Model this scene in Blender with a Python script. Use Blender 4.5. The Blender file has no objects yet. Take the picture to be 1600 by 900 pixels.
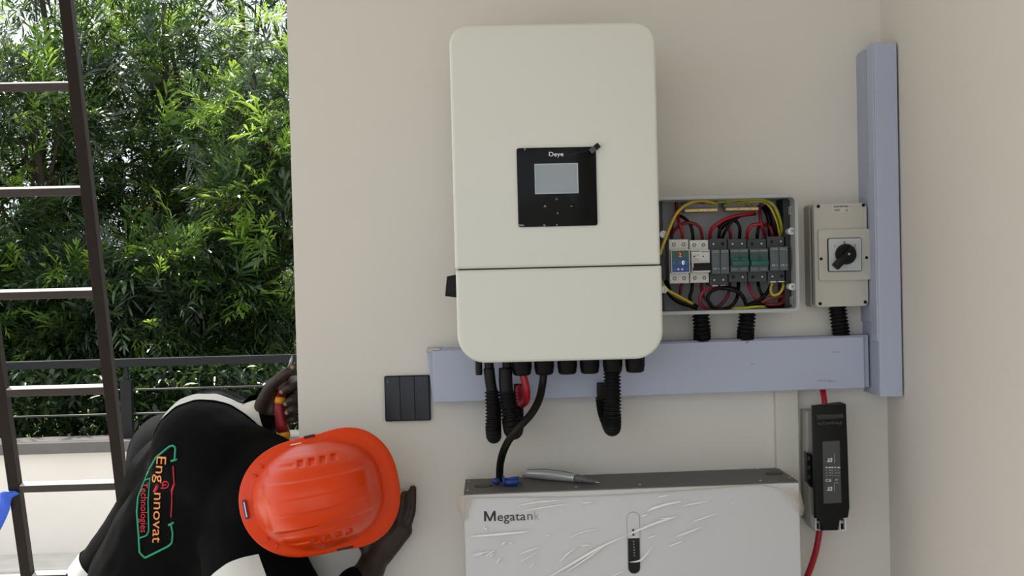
import bpy, bmesh, math, random
import numpy as np
from mathutils import Vector, Matrix, noise
from mathutils.bvhtree import BVHTree
random.seed(7)
scene = bpy.context.scene
COL = scene.collection

# ------------------------------------------------------------------ camera
F = 1900.0                                   # focal length in pixels of a 1600 px wide frame
YAW, PITCH, ROLL = math.radians(2.0), math.radians(1.2), math.radians(1.4)
CAM = Vector((0.0, -2.39, 1.5))
fw = Vector((math.sin(YAW)*math.cos(PITCH), math.cos(YAW)*math.cos(PITCH), -math.sin(PITCH)))
rt = fw.cross(Vector((0, 0, 1))).normalized()
up = rt.cross(fw)
cr, sr = math.cos(ROLL), math.sin(ROLL)
rt, up = cr*rt - sr*up, cr*up + sr*rt
PPX, PPY = 833.3, 475.2                      # principal point (the photo is cropped)
cd = bpy.data.cameras.new('camera')
cam = bpy.data.objects.new('camera', cd)
COL.objects.link(cam)
cd.sensor_width = 36.0
cd.lens = F/1600*36.0
cd.shift_x = -(PPX-800)/1600
cd.shift_y = (PPY-450)/1600
cd.clip_end = 300
m = Matrix.Identity(4)
for i in range(3):
    m[i][0], m[i][1], m[i][2], m[i][3] = rt[i], up[i], -fw[i], CAM[i]
cam.matrix_world = m
scene.camera = cam

# ------------------------------------------------------------------ sky, sun, exposure
world = bpy.data.worlds.new('world')
scene.world = world
world.use_nodes = True
bg = world.node_tree.nodes['Background']
bg.inputs['Color'].default_value = (0.88, 0.94, 1.0, 1)
bg.inputs['Strength'].default_value = 1.3
sd = bpy.data.lights.new('sun', 'SUN')
sd.energy = 6.0
sd.angle = math.radians(0.6)
sd.color = (1.0, 0.95, 0.86)
sun = bpy.data.objects.new('sun', sd)
COL.objects.link(sun)
sun.location = (-3, 8, 12)
sun.rotation_euler = (-Vector((-0.38, 0.42, 0.82))).to_track_quat('-Z', 'Y').to_euler()
vs = scene.view_settings
vs.view_transform = 'Standard'
vs.look = 'None'
vs.gamma = 1.0
vs.exposure = 0.10
vs.use_curve_mapping = False

# ------------------------------------------------------------------ helpers
def lin(c):
    return tuple(((v/255)/12.92 if v/255 <= 0.04045 else ((v/255+0.055)/1.055)**2.4) for v in c)

MATS = {}
def mat(name, rgb, rough=0.5, metal=0.0, var=0.06, scale=12.0, bump=0.0, bscale=200.0, trans=None, emit=None, spec=0.5):
    if name in MATS: return MATS[name]
    M = bpy.data.materials.new(name); M.use_nodes = True
    nt = M.node_tree; N = nt.nodes; L = nt.links
    b = N['Principled BSDF']
    c = lin(rgb)
    b.inputs['Roughness'].default_value = rough
    b.inputs['Metallic'].default_value = metal
    b.inputs['Specular IOR Level'].default_value = spec
    tc = N.new('ShaderNodeTexCoord')
    nz = N.new('ShaderNodeTexNoise'); nz.inputs['Scale'].default_value = scale; nz.inputs['Detail'].default_value = 4
    L.new(tc.outputs['Object'], nz.inputs['Vector'])
    mx = N.new('ShaderNodeMix'); mx.data_type = 'RGBA'
    mx.inputs['A'].default_value = (*[v*(1-var) for v in c], 1)
    mx.inputs['B'].default_value = (*[min(1, v*(1+var)) for v in c], 1)
    L.new(nz.outputs['Fac'], mx.inputs['Factor'])
    L.new(mx.outputs['Result'], b.inputs['Base Color'])
    if bump:
        n2 = N.new('ShaderNodeTexNoise'); n2.inputs['Scale'].default_value = bscale; n2.inputs['Detail'].default_value = 3
        L.new(tc.outputs['Object'], n2.inputs['Vector'])
        bp = N.new('ShaderNodeBump'); bp.inputs['Strength'].default_value = bump; bp.inputs['Distance'].default_value = 0.002
        L.new(n2.outputs['Fac'], bp.inputs['Height']); L.new(bp.outputs['Normal'], b.inputs['Normal'])
    if emit:
        b.inputs['Emission Color'].default_value = (*lin(rgb), 1); b.inputs['Emission Strength'].default_value = emit
    if trans:
        t = N.new('ShaderNodeBsdfTranslucent'); t.inputs['Color'].default_value = (*lin(trans[0]), 1)
        ms = N.new('ShaderNodeMixShader'); ms.inputs['Fac'].default_value = trans[1]
        out = N['Material Output']
        L.new(b.outputs[0], ms.inputs[1]); L.new(t.outputs[0], ms.inputs[2]); L.new(ms.outputs[0], out.inputs['Surface'])
    MATS[name] = M
    return M

def ray(px, py):
    return (fw + rt*((px-PPX)/F) - up*((py-PPY)/F))
def P(px, py, Y):
    d = ray(px, py); return CAM + d*((Y-CAM.y)/d.y)
def S(Y): return (Y-CAM.y)/F                  # metres per photo pixel on the plane y = Y
def RC(pxc, pyc, w, h, Y):                    # rectangle on plane y = Y -> x0, x1, z0, z1
    c = P(pxc, pyc, Y); s = S(Y)
    return c.x-w*s/2, c.x+w*s/2, c.z-h*s/2, c.z+h*s/2

ORG = {}
def link(o, parent=None, origin=(0, 0, 0)):
    COL.objects.link(o)
    origin = Vector(origin); ORG[o.name] = origin
    if parent is not None:
        o.parent = parent; o.location = origin - ORG[parent.name]
    else:
        o.location = origin
    return o
def tag(o, label=None, cat=None, group=None, kind=None):
    if label: o['label'] = label
    if cat: o['category'] = cat
    if group: o['group'] = group
    if kind: o['kind'] = kind
    return o
def thing(name, label, cat, loc, group=None):
    o = bpy.data.objects.new(name, None); o.empty_display_size = 0.05
    link(o, None, loc); return tag(o, label, cat, group)
def mk(name, bm, material, parent=None, smooth=False, auto=None):
    bmesh.ops.recalc_face_normals(bm, faces=bm.faces[:])
    c = Vector((0, 0, 0))
    if bm.verts:
        lo = Vector([min(v.co[i] for v in bm.verts) for i in range(3)])
        hi = Vector([max(v.co[i] for v in bm.verts) for i in range(3)])
        c = (lo+hi)/2
        for v in bm.verts: v.co -= c
    me = bpy.data.meshes.new(name); bm.to_mesh(me); bm.free()
    if smooth:
        for p in me.polygons: p.use_smooth = True
        if auto is not None:
            try: me.set_sharp_from_angle(angle=math.radians(auto))
            except Exception: pass
    for mm in (material if isinstance(material, (list, tuple)) else [material]): me.materials.append(mm)
    o = bpy.data.objects.new(name, me)
    return link(o, parent, c)
def NB(): return bmesh.new()
def merge(bm, tmp, M=None, mi=0):
    if M is not None: bmesh.ops.transform(tmp, matrix=M, verts=tmp.verts[:])
    vm = {}
    for v in tmp.verts: vm[v] = bm.verts.new(v.co)
    for f in tmp.faces:
        try:
            nf = bm.faces.new([vm[v] for v in f.verts]); nf.material_index = mi; nf.smooth = f.smooth
        except ValueError: pass
    tmp.free()
def box(bm, x0, x1, y0, y1, z0, z1, bev=0.0, seg=2, M=None, mi=0):
    t = NB(); bmesh.ops.create_cube(t, size=1)
    for v in t.verts:
        v.co = Vector(((x0+x1)/2+v.co.x*(x1-x0), (y0+y1)/2+v.co.y*(y1-y0), (z0+z1)/2+v.co.z*(z1-z0)))
    if bev: bmesh.ops.bevel(t, geom=t.edges[:], offset=bev, segments=seg, affect='EDGES', profile=0.5)
    merge(bm, t, M, mi); return bm
def B(*a, **k): return box(NB(), *a, **k)
def rrect(x0, x1, z0, z1, r, n=8):
    rs = r if isinstance(r, (list, tuple)) else [r]*4          # order: tr, tl, bl, br
    pts = []
    for (cx, cz, a0, q) in ((x1-rs[0], z1-rs[0], 0, rs[0]), (x0+rs[1], z1-rs[1], 90, rs[1]), (x0+rs[2], z0+rs[2], 180, rs[2]), (x1-rs[3], z0+rs[3], 270, rs[3])):
        if q <= 1e-6: pts.append((cx, cz)); continue
        for i in range(n+1):
            a = math.radians(a0+90*i/n); pts.append((cx+q*math.cos(a), cz+q*math.sin(a)))
    return pts
def prism(bm, pts, yf, yb, bev=0.0, seg=3, M=None, mi=0):
    t = NB()
    a = [t.verts.new((x, yf, z)) for x, z in pts]; b = [t.verts.new((x, yb, z)) for x, z in pts]
    ff = t.faces.new(a); t.faces.new(b[::-1])
    n = len(pts)
    for i in range(n): t.faces.new((a[i], b[i], b[(i+1) % n], a[(i+1) % n]))
    if bev:
        bmesh.ops.bevel(t, geom=list(ff.edges), offset=bev, segments=seg, affect='EDGES', profile=0.5)
    merge(bm, t, M, mi); return bm
def PR(*a, **k): return prism(NB(), *a, **k)
def rprism(x0, x1, z0, z1, r, yf, yb, b, seg=6, n=12):
    """rounded-rectangle slab whose front edge is rounded by b"""
    rs = r if isinstance(r, (list, tuple)) else [r]*4
    bm = NB(); rings = []
    levels = [(0.0, yb)] + [(b*(1-math.cos(math.pi/2*k/seg)), yf+b-b*math.sin(math.pi/2*k/seg)) for k in range(seg+1)]
    for o, y in levels:
        rings.append([bm.verts.new((x, y, z)) for x, z in rrect(x0+o, x1-o, z0+o, z1-o, [max(q-o, 0.0006) for q in rs], n)])
    for a, c in zip(rings, rings[1:]):
        m_ = len(a)
        for i in range(m_): bm.faces.new((a[i], a[(i+1) % m_], c[(i+1) % m_], c[i]))
    bm.faces.new(rings[-1]); bm.faces.new(rings[0][::-1])
    return bm
def ring(bm, outer, inner, yf, yb):           # frame between two outlines with equal point counts
    n = len(outer)
    A = [bm.verts.new((x, yf, z)) for x, z in outer]; Bv = [bm.verts.new((x, yf, z)) for x, z in inner]
    C = [bm.verts.new((x, yb, z)) for x, z in outer]; D = [bm.verts.new((x, yb, z)) for x, z in inner]
    for i in range(n):
        j = (i+1) % n
        bm.faces.new((A[i], A[j], Bv[j], Bv[i])); bm.faces.new((C[i], D[i], D[j], C[j]))
        bm.faces.new((A[i], C[i], C[j], A[j])); bm.faces.new((Bv[i], Bv[j], D[j], D[i]))
    return bm
def catmull(pts, k=8):
    pts = [Vector(p) for p in pts]; out = []
    n = len(pts)
    for i in range(n-1):
        p0 = pts[max(i-1, 0)]; p1 = pts[i]; p2 = pts[i+1]; p3 = pts[min(i+2, n-1)]
        for j in range(k):
            t = j/k
            out.append(0.5*((2*p1)+(p2-p0)*t+(2*p0-5*p1+4*p2-p3)*t*t+(3*p1-p0-3*p2+p3)*t**3))
    out.append(pts[-1]); return out
def resample(pts, step):
    pts = [Vector(p) for p in pts]; L = [0]
    for a, b in zip(pts, pts[1:]): L.append(L[-1]+(b-a).length)
    n = max(2, int(L[-1]/step)+1); out = []; j = 0
    for i in range(n):
        s = L[-1]*i/(n-1)
        while j < len(pts)-2 and L[j+1] < s: j += 1
        d = L[j+1]-L[j]; t = 0 if d < 1e-9 else (s-L[j])/d
        out.append(pts[j].lerp(pts[j+1], t))
    return out
def tube(bm, pts, r, n=10, caps=True, mi=0, flat=1.0):
    pts = [Vector(p) for p in pts]; rs = r if isinstance(r, (list, tuple)) else [r]*len(pts)
    rings = []; T0 = None; nv = None
    for i, p in enumerate(pts):
        T = (pts[min(i+1, len(pts)-1)]-pts[max(i-1, 0)]).normalized()
        if nv is None:
            ref = Vector((0, 1, 0)) if abs(T.y) < 0.9 else Vector((1, 0, 0))
            nv = (ref - T*ref.dot(T)).normalized()
        else:
            nv = (nv - T*nv.dot(T)).normalized()
        bv = T.cross(nv)
        rings.append([bm.verts.new(p+(nv*math.cos(2*math.pi*k/n)*flat+bv*math.sin(2*math.pi*k/n))*rs[i]) for k in range(n)])
    for a, b in zip(rings, rings[1:]):
        for k in range(n):
            f = bm.faces.new((a[k], a[(k+1) % n], b[(k+1) % n], b[k])); f.material_index = mi
    if caps:
        bm.faces.new(rings[0][::-1]).material_index = mi; bm.faces.new(rings[-1]).material_index = mi
    return bm
def TB(*a, **k): return tube(NB(), *a, **k)
def lathe(bm, prof, c, axis=(0, -1, 0), n=20, mi=0):
    ax = Vector(axis).normalized(); c = Vector(c)
    ref = Vector((0, 0, 1)) if abs(ax.z) < 0.9 else Vector((1, 0, 0))
    u = ax.cross(ref).normalized(); w = ax.cross(u)
    rings = []
    for r, h in prof:
        r = max(r, 1e-5)
        rings.append([bm.verts.new(c+ax*h+(u*math.cos(2*math.pi*k/n)+w*math.sin(2*math.pi*k/n))*r) for k in range(n)])
    for a, b in zip(rings, rings[1:]):
        for k in range(n): bm.faces.new((a[k], a[(k+1) % n], b[(k+1) % n], b[k])).material_index = mi
    bm.faces.new(rings[0][::-1]).material_index = mi; bm.faces.new(rings[-1]).material_index = mi
    return bm
def LT(*a, **k): return lathe(NB(), *a, **k)
def corrugated(path, r, pitch=0.0046, n=14):
    p = resample(path, pitch/4); rs = [r if (i//2) % 2 else r*0.80 for i in range(len(p))]
    return TB(p, rs, n)
def text_bm(s, size, depth=0.0003, bold=0.0):
    cu = bpy.data.curves.new('t', 'FONT'); cu.body = s; cu.size = size; cu.extrude = depth; cu.resolution_u = 3; cu.offset = bold*size
    o = bpy.data.objects.new('t', cu); COL.objects.link(o)
    dg = bpy.context.evaluated_depsgraph_get(); me = bpy.data.meshes.new_from_object(o.evaluated_get(dg))
    bm = NB(); bm.from_mesh(me); bpy.data.objects.remove(o); bpy.data.curves.remove(cu); bpy.data.meshes.remove(me)
    return bm
def text(name, s, h, x, y, z, material, parent, width=None, tilt=0.0, center=True, bold=0.0):
    """lettering facing the room (towards -y); h = cap height"""
    bm = text_bm(s, h/0.69, 0.0003, bold)
    xs = [v.co.x for v in bm.verts]; w = max(xs)-min(xs)
    sx = (width/w) if width else 1.0
    M = Matrix.Translation((x, y, z)) @ Matrix.Rotation(-tilt, 4, 'Y') @ Matrix.Rotation(math.pi/2, 4, 'X') @ Matrix.Diagonal((sx, 1, 1, 1)) @ Matrix.Translation((-(min(xs)+(w/2 if center else 0)), 0, 0))
    bmesh.ops.transform(bm, matrix=M, verts=bm.verts[:])
    return mk(name, bm, material, parent)
def struct(name, bm, material, parent=None, label=None):
    o = mk(name, bm, material, parent)
    if parent is None: o['kind'] = 'structure'
    if label: o['label'] = label
    return o
# ------------------------------------------------------------------ materials
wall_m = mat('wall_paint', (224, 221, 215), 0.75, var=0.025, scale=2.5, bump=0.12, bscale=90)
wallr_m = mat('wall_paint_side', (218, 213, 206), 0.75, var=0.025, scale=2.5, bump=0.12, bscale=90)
ceil_m = mat('ceiling_paint', (228, 219, 205), 0.85, var=0.03, bump=0.05)
floor_m = mat('terrace_screed', (190, 186, 180), 0.85, var=0.18, scale=3, bump=0.5, bscale=60)
par_m = mat('parapet_paint', (230, 224, 216), 0.85, var=0.05, scale=5, bump=0.4, bscale=60)
conc_m = mat('cap_concrete', (104, 101, 99), 0.9, var=0.2, scale=9, bump=0.5, bscale=80)
grass_m = mat('lawn_ground', (104, 116, 58), 0.95, var=0.4, scale=1.5, bump=0.6, bscale=30)
inv_m = mat('inverter_white', (224, 226, 219), 0.38, var=0.015, scale=4)
body_m = mat('inverter_body_grey', (190, 190, 184), 0.5)
black_m = mat('black_plastic', (9, 9, 10), 0.42, var=0.2, spec=0.25)
rubber_m = mat('black_rubber', (8, 8, 9), 0.55, var=0.2, spec=0.22)
panel_m = mat('display_gloss_black', (5, 6, 8), 0.14, var=0.15, spec=0.16)
lcd_m = mat('lcd_grey', (150, 160, 168), 0.2, var=0.08, scale=14)
silver_m = mat('silver_edge', (190, 196, 200), 0.3, var=0.05)
white_m = mat('white_print', (235, 236, 238), 0.5, var=0.02)
grey_print = mat('grey_print', (150, 155, 158), 0.6)
black_print = mat('black_print', (20, 20, 22), 0.5)
trunk_m = mat('trunking_blue_grey', (176, 184, 207), 0.42, var=0.04, scale=6)
trunk2_m = mat('trunking_base_grey', (166, 174, 196), 0.5, var=0.04, scale=6)
mini_m = mat('mini_trunking_white', (214, 212, 202), 0.5, var=0.02)
encl_m = mat('enclosure_grey', (186, 187, 188), 0.45, var=0.03)
encin_m = mat('enclosure_inner_grey', (158, 158, 166), 0.5, var=0.06)
dark_in_m = mat('enclosure_ledge_dark', (34, 35, 40), 0.5, var=0.08)
brk_white = mat('breaker_white', (224, 224, 220), 0.4, var=0.03)
brk_dark = mat('breaker_charcoal', (56, 60, 66), 0.45, var=0.06)
brk_mid = mat('breaker_slate', (82, 92, 98), 0.45, var=0.06)
brk_green = mat('toggle_green', (22, 92, 78), 0.4, var=0.08)
brk_teal = mat('toggle_recess_teal', (50, 80, 82), 0.5, var=0.1)
hole_m = mat('screw_hole_black', (8, 8, 8), 0.7)
steel_m = mat('zinc_steel', (176, 178, 180), 0.35, metal=0.8, var=0.1)
brass_m = mat('brass_terminal', (214, 186, 120), 0.35, metal=0.6, var=0.3, scale=180)
red_m = mat('cable_red', (164, 16, 36), 0.4, var=0.08)
redd_m = mat('cable_dark_red', (118, 18, 32), 0.45, var=0.1)
cabk_m = mat('cable_black', (10, 10, 11), 0.45, var=0.15, spec=0.25)
yel_m = mat('cable_yellow_green', (206, 176, 60), 0.45, var=0.25, scale=120)
ylg_m = mat('cable_green_yellow', (150, 160, 50), 0.45, var=0.3, scale=120)
brown_m = mat('cable_brown', (130, 62, 34), 0.5, var=0.1)
iso_m = mat('isolator_grey', (190, 188, 180), 0.45, var=0.02)
iso2_m = mat('isolator_base_grey', (158, 155, 147), 0.5, var=0.03)
switch_m = mat('switch_anthracite', (44, 47, 55), 0.38, var=0.05, spec=0.35)
bat_m = mat('battery_white', (206, 207, 211), 0.4, var=0.015, scale=4)
battop_m = mat('battery_top_grey', (92, 90, 88), 0.55, var=0.1, scale=20, bump=0.1)
batrec_m = mat('battery_handle_grey', (62, 61, 58), 0.6, var=0.1)
plate_m = mat('galvanised_plate', (172, 170, 164), 0.45, metal=0.2, var=0.08, scale=30)
label_m = mat('rating_label_grey', (66, 70, 72), 0.35, var=0.1)
blue_m = mat('lug_blue', (28, 66, 150), 0.4, var=0.1)
pen_m = mat('tool_grey_metal', (196, 198, 202), 0.28, metal=0.35, var=0.1)
pend_m = mat('tool_grip_dark', (104, 105, 108), 0.35, var=0.1)

# ------------------------------------------------------------------ structure
XL, XR = -0.382, 0.7835
struct('wall_back', B(XL, XR+0.2, 0.0, 0.22, 0, 2.7), wall_m)
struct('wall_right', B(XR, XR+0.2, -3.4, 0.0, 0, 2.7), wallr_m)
struct('ceiling', B(-4.0, XR+0.2, -3.4, 0.88, 2.7, 2.9), ceil_m)
struct('floor', B(-7, 4.0, -6.0, 4.6, -0.12, 0.0), floor_m)
PY0 = 4.5
capz = P(120, 690, PY0).z
struct('wall_parapet', B(-7, 4.0, PY0+0.02, PY0+0.2, 0, capz-0.05), par_m)
g = NB(); box(g, -7, 4.0, PY0-0.03, PY0+0.27, capz-0.062, capz, 0.006); struct('trim_1', g, conc_m, label='grey concrete coping on the parapet')
g = NB(); box(g, -7, 4.0, PY0-0.35, PY0+0.02, 0.0, 0.02, 0.004); struct('trim_2', g, mat('skirting_screed', (206, 200, 192), 0.9, var=0.2, scale=8))
g = NB(); bmesh.ops.create_grid(g, x_segments=60, y_segments=60, size=60)
for v in g.verts:
    v.co.y += 0
    v.co.z = -0.14 + 0.05*noise.noise(v.co*0.2) + max(0, v.co.y-9)*0.05
soil = [f for f in g.faces if f.calc_center_median().y < 4.0]
for f in soil: f.material_index = 1
go = struct('ground', g, [grass_m, mat('yard_paving', (150, 147, 142), 0.9, var=0.2, scale=2)]); tag(go, 'open ground with lawn beyond the parapet', None, None, 'structure')

# ------------------------------------------------------------------ inverter
ix0, ix1, iz0, iz1, iseam, iyf = -0.0612, 0.3035, 1.3535, 1.9470, 1.5189, -0.25
inv = thing('inverter', 'large off-white wall inverter with black square display panel', 'inverter', ((ix0+ix1)/2, -0.12, iz0))
mk('back_body', PR(rrect(ix0+0.012, ix1-0.012, iz0+0.034, iz1-0.012, 0.03), -0.2, -0.022, 0.004), body_m, inv, True, 40)
mk('mounting_bracket', B(ix0+0.06, ix1-0.06, -0.022, 0.0, 1.62, 1.86, 0.002), steel_m, inv)
mk('upper_cover', rprism(ix0, ix1-0.002, iseam+0.0010, iz1, [0.036, 0.034, 0.003, 0.003], iyf, -0.185, 0.006), inv_m, inv, True, 50)
mk('lower_cover', rprism(ix0+0.001, ix1, iz0, iseam-0.0010, [0.003, 0.003, 0.050, 0.050], iyf, -0.185, 0.006), inv_m, inv, True, 50)
mk('seam_gasket', B(ix0+0.006, ix1-0.006, -0.244, -0.19, iseam-0.003, iseam+0.003), black_m, inv)
# display
x0, x1, z0, z1 = RC(870.5, 292, 124, 123, iyf-0.003)
dp = mk('display_panel', PR(rrect(x0, x1, z0, z1, 0.004), iyf-0.003, iyf+0.002, 0.001), panel_m, inv, True, 35)
a0, a1, b0, b1 = RC(869.5, 279, 68, 47, iyf-0.004)
mk('screen_frame', ring(NB(), rrect(a0, a1, b0, b1, 0.0005, 2), rrect(a0+0.0014, a1-0.0014, b0+0.0014, b1-0.0014, 0.0004, 2), iyf-0.0042, iyf-0.002), silver_m, dp)
mk('screen', B(a0+0.001, a1-0.001, iyf-0.0036, iyf-0.002, b0+0.001, b1-0.001), lcd_m, dp)
c = P(869, 244.5, iyf)
text('logo_lettering', 'Deye', 0.0078, c.x, iyf-0.0034, c.z, white_m, dp, 0.0255, bold=0.008)
for k, (px, py, w, h) in enumerate(((851.5, 322, 5, 3), (869.3, 311, 3, 2.4), (892.5, 322, 4, 1.6), (871, 333, 3, 2.6))):
    q = P(px, py, iyf); s = S(iyf)
    g = NB(); prism(g, [(q.x-w*s/2, q.z-h*s/2), (q.x+w*s/2, q.z-h*s/2), (q.x, q.z+h*s/2)], iyf-0.0035, iyf-0.002)
    mk('button', g, grey_print, dp)
for px, py, w, h, a in ((820, 233.5, 1.5, 4, 0.3), (814.5, 352, 8, 2, 0.1), (850.5, 352, 3, 2.4, 0.6), (870, 351.5, 2, 2, 0.4)):
    q = P(px, py, iyf); s = S(iyf)
    mk('film_chip', B(-w*s/2, w*s/2, iyf-0.0036, iyf-0.002, -h*s/2, h*s/2, M=Matrix.Translation((q.x, 0, q.z)) @ Matrix.Rotation(a, 4, 'Y')), grey_print, dp)
q = P(929, 232, iyf-0.006); g = NB()
box(g, -0.010, 0.010, -0.0012, 0.0012, -0.0045, 0.0045, 0.0008, M=Matrix.Translation(q) @ Matrix.Rotation(math.radians(-38), 4, 'Y') @ Matrix.Rotation(0.25, 4, 'Z'))
mk('pull_tab', g, mat('film_tab_grey', (84, 86, 90), 0.3), dp)
g = NB(); box(g, -0.0045, 0.0045, -0.0016, 0.0014, -0.0047, 0.0047, 0.0008, M=Matrix.Translation(q) @ Matrix.Rotation(math.radians(-38), 4, 'Y') @ Matrix.Translation((0.006, 0, 0)))
mk('pull_tab_end', g, black_m, dp)
pts = catmull([P(843, 241, iyf-0.0042), P(870, 245.5, iyf-0.0042), P(900, 240, iyf-0.0042), P(926, 232.5, iyf-0.0042)], 6)
mk('film_edge', TB(pts, 0.0006, 6), mat('film_edge_dark', (40, 42, 46), 0.2), dp)
# side isolator lever
a = P(699, 432, -0.12); b_ = P(697, 464, -0.12)
g = NB(); prism(g, [(ix0+0.016, a.z+0.006), (a.x, a.z), (b_.x-0.001, b_.z+0.002), (ix0+0.016, b_.z-0.004)], -0.15, -0.085, 0.003)
mk('isolator_lever', g, black_m, inv, True, 35)
# underside glands
GY = -0.135
def zb(px, py, Y=GY): return P(px, py, Y)
for k, px in enumerate((815, 850, 886, 921, 957, 992)):
    t = zb(px, 560 - (px-850)*0.02); bt = zb(px, 585.5 - (px-850)*0.027)
    r = 15.5*S(GY); h = t.z-bt.z+0.008
    gl = mk('cable_gland', LT([(r*0.9, 0.0), (r, 0.004), (r, h*0.66), (r*0.97, h*0.7), (r*0.9, h*0.93), (r*0.72, h), (r*0.5, h)], (t.x, GY, t.z+0.008), (0, 0, -1), 20), rubber_m, inv, True, 40)
for px, w, pyb in ((748, 11, 586), (764, 15, 589), (792, 15, 590)):
    t = zb(px, 560); bt = zb(px, pyb); r = w/2*S(GY)
    mk('battery_terminal', LT([(r, 0), (r, (t.z-bt.z)*0.8+0.006), (r*0.9, t.z-bt.z+0.006)], (t.x, GY, t.z+0.006), (0, 0, -1), 14), black_m, inv, True, 40)

# ------------------------------------------------------------------ trunking
tl = Vector((-0.115, 0, 1.3663)); ANG = math.atan2(0.0052, 0.836)
def tiltM(a, p): return Matrix.Translation(p) @ Matrix.Rotation(-a, 4, 'Y') @ Matrix.Translation(-Vector(p))
TM = tiltM(ANG, tl)
tr = thing('cable_trunking', 'long horizontal blue-grey plastic cable trunking below the inverter', 'cable trunking', (0.3, 0, 1.2664))
g = NB(); prism(g, [(-0.1255, 1.3693), (0.733, 1.3693), (0.733, 1.2675), (-0.1165, 1.2675)], -0.047, 0.0, 0.001, 1, M=TM); mk('channel', g, trunk2_m, tr)
g = NB(); box(g, -0.115, 0.7225, -0.0525, -0.047, 1.2664, 1.3663, 0.0015, 2, M=TM); box(g, -0.115, 0.7225, -0.05, -0.04, 1.3645, 1.3668, M=TM); box(g, -0.115, 0.7225, -0.05, -0.04, 1.266, 1.2682, M=TM)
mk('cover', g, trunk_m, tr)
g = NB(); box(g, -0.127, -0.100, -0.050, -0.002, 1.3635, 1.3705, 0.001, M=TM); mk('end_lip', g, encl_m, tr)
for px, py, L_, a in ((1288, 595, 22, 0.02), (1300, 595.5, 14, -0.02), (1176, 569, 8, 0.0), (1305, 550, 12, 0.05)):
    q = P(px, py, -0.0526); w = L_*S(-0.05)
    mk('scuff_mark', B(-w/2, w/2, -0.0001, 0.0004, -0.0006, 0.0006, M=Matrix.Translation((q.x, -0.0526, q.z)) @ Matrix.Rotation(a, 4, 'Y')), mat('scuff_grey', (128, 134, 152), 0.6), tr)
vt = thing('cable_trunking', 'tall vertical blue-grey plastic cable trunking in the room corner', 'cable trunking', (0.758, 0, 1.259))
mk('channel', B(0.7365, 0.7795, -0.096, 0.0, 1.2595, 1.9290, 0.0015), trunk2_m, vt)
mk('cover', B(0.7365, 0.7800, -0.1035, -0.0975, 1.2585, 1.9305, 0.0015), trunk_m, vt)
mk('cover_lip', B(0.7335, 0.7368, -0.1, -0.065, 1.364, 1.9305, 0.0008), trunk_m, vt)
mk('base_flange', B(0.7335, 0.7368, -0.06, 0.0, 1.40, 1.9240, 0.0008), trunk2_m, vt)
mt = tag(mk('mini_trunking', B(*RC(1231, 700, 36, 10, -0.016)[:2], -0.016, 0.0, 0.25, 1.268, 0.001), mini_m), 'narrow white mini trunking running down behind the battery', 'cable trunking')

# ------------------------------------------------------------------ wall switch
x0, x1, z0, z1 = RC(636.7, 622.5, 71, 71, -0.010)
sw = thing('wall_switch', 'square anthracite triple light switch left of the trunking', 'switch', ((x0+x1)/2, 0, z0))
mk('frame', PR(rrect(x0, x1, z0, z1, 0.003), -0.0085, 0.0, 0.001), black_m, sw, True, 35)
w = (x1-x0-0.004)/3
for k in range(3):
    mk('rocker', PR(rrect(x0+0.002+k*w+0.0004, x0+0.002+(k+1)*w-0.0004, z0+0.002, z1-0.002, 0.0012, 3), -0.0105-0.0005*(k == 1), -0.004, 0.0007), switch_m, sw, True, 35)
mk('indicator', B(x0+0.0065, x0+0.0072, -0.0112, -0.010, z1-0.013, z1-0.008), grey_print, sw)

# ------------------------------------------------------------------ breaker enclosure
ex0, ex1, ez0, ez1, eyf = 0.312, 0.5868, 1.4248, 1.6490, -0.1
en = thing('breaker_box', 'open light grey plastic breaker box beside the inverter', 'breaker box', ((ex0+ex1)/2, 0, ez0))
o_ = rrect(ex0, ex1, ez0, ez1, 0.012, 6); i_ = rrect(ex0+0.0065, ex1-0.0065, ez0+0.0065, ez1-0.0065, 0.007, 6)
g = NB(); ring(g, o_, i_, eyf, -0.006); mk('shell', g, encl_m, en)
g = NB(); ring(g, rrect(ex0+0.002, ex1-0.002, ez0+0.002, ez1-0.002, 0.010, 6), rrect(ex0+0.004, ex1-0.004, ez0+0.004, ez1-0.004, 0.009, 6), eyf-0.0025, eyf+0.002); mk('sealing_lip', g, silver_m, en)
mk('back_panel', PR(o_, -0.006, 0.0), encin_m, en)
g = NB(); box(g, ex1-0.0195, ex1-0.006, -0.062, -0.006, ez0+0.007, ez1-0.007); mk('side_ledge', g, dark_in_m, en)
g = NB(); box(g, ex0+0.006, ex0+0.022, -0.062, -0.006, ez0+0.007, ez1-0.007); mk('side_ledge', g, dark_in_m, en)
for px, py in ((1237, 361), (1238, 448), (1036.5, 366), (1037.5, 452.5)):
    q = P(px, py, -0.088); r = 5.6*S(-0.088)
    po = mk('screw_post', LT([(r*0.9, 0.0), (r, 0.024), (r*0.55, 0.0245), (r*0.5, 0.020)], (q.x, -0.064, q.z), (0, -1, 0), 18), brk_white, en, True, 40)
    mk('screw', LT([(r*0.5, 0.0), (r*0.5, 0.003), (r*0.2, 0.0032)], (q.x, -0.0835, q.z), (0, -1, 0), 12), steel_m, po)
for px, py in ((1236, 329), (1238.5, 470)):
    x0, x1, z0, z1 = RC(px, py, 5.5, 13, -0.07)
    cl = mk('latch_clip', ring(NB(), rrect(x0, x1, z0, z1, 0.0004, 2), rrect(x0+0.0014, x1-0.0014, z0+0.0014, z1-0.0014, 0.0003, 2), -0.078, -0.062), encl_m, en)
    mk('latch_slot', B(x0+0.0014, x1-0.0014, -0.068, -0.0615, z0+0.0014, z1-0.0014), hole_m, cl)
a0, a1, b0, b1 = RC(1136, 408, 194, 17, -0.02)
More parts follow.
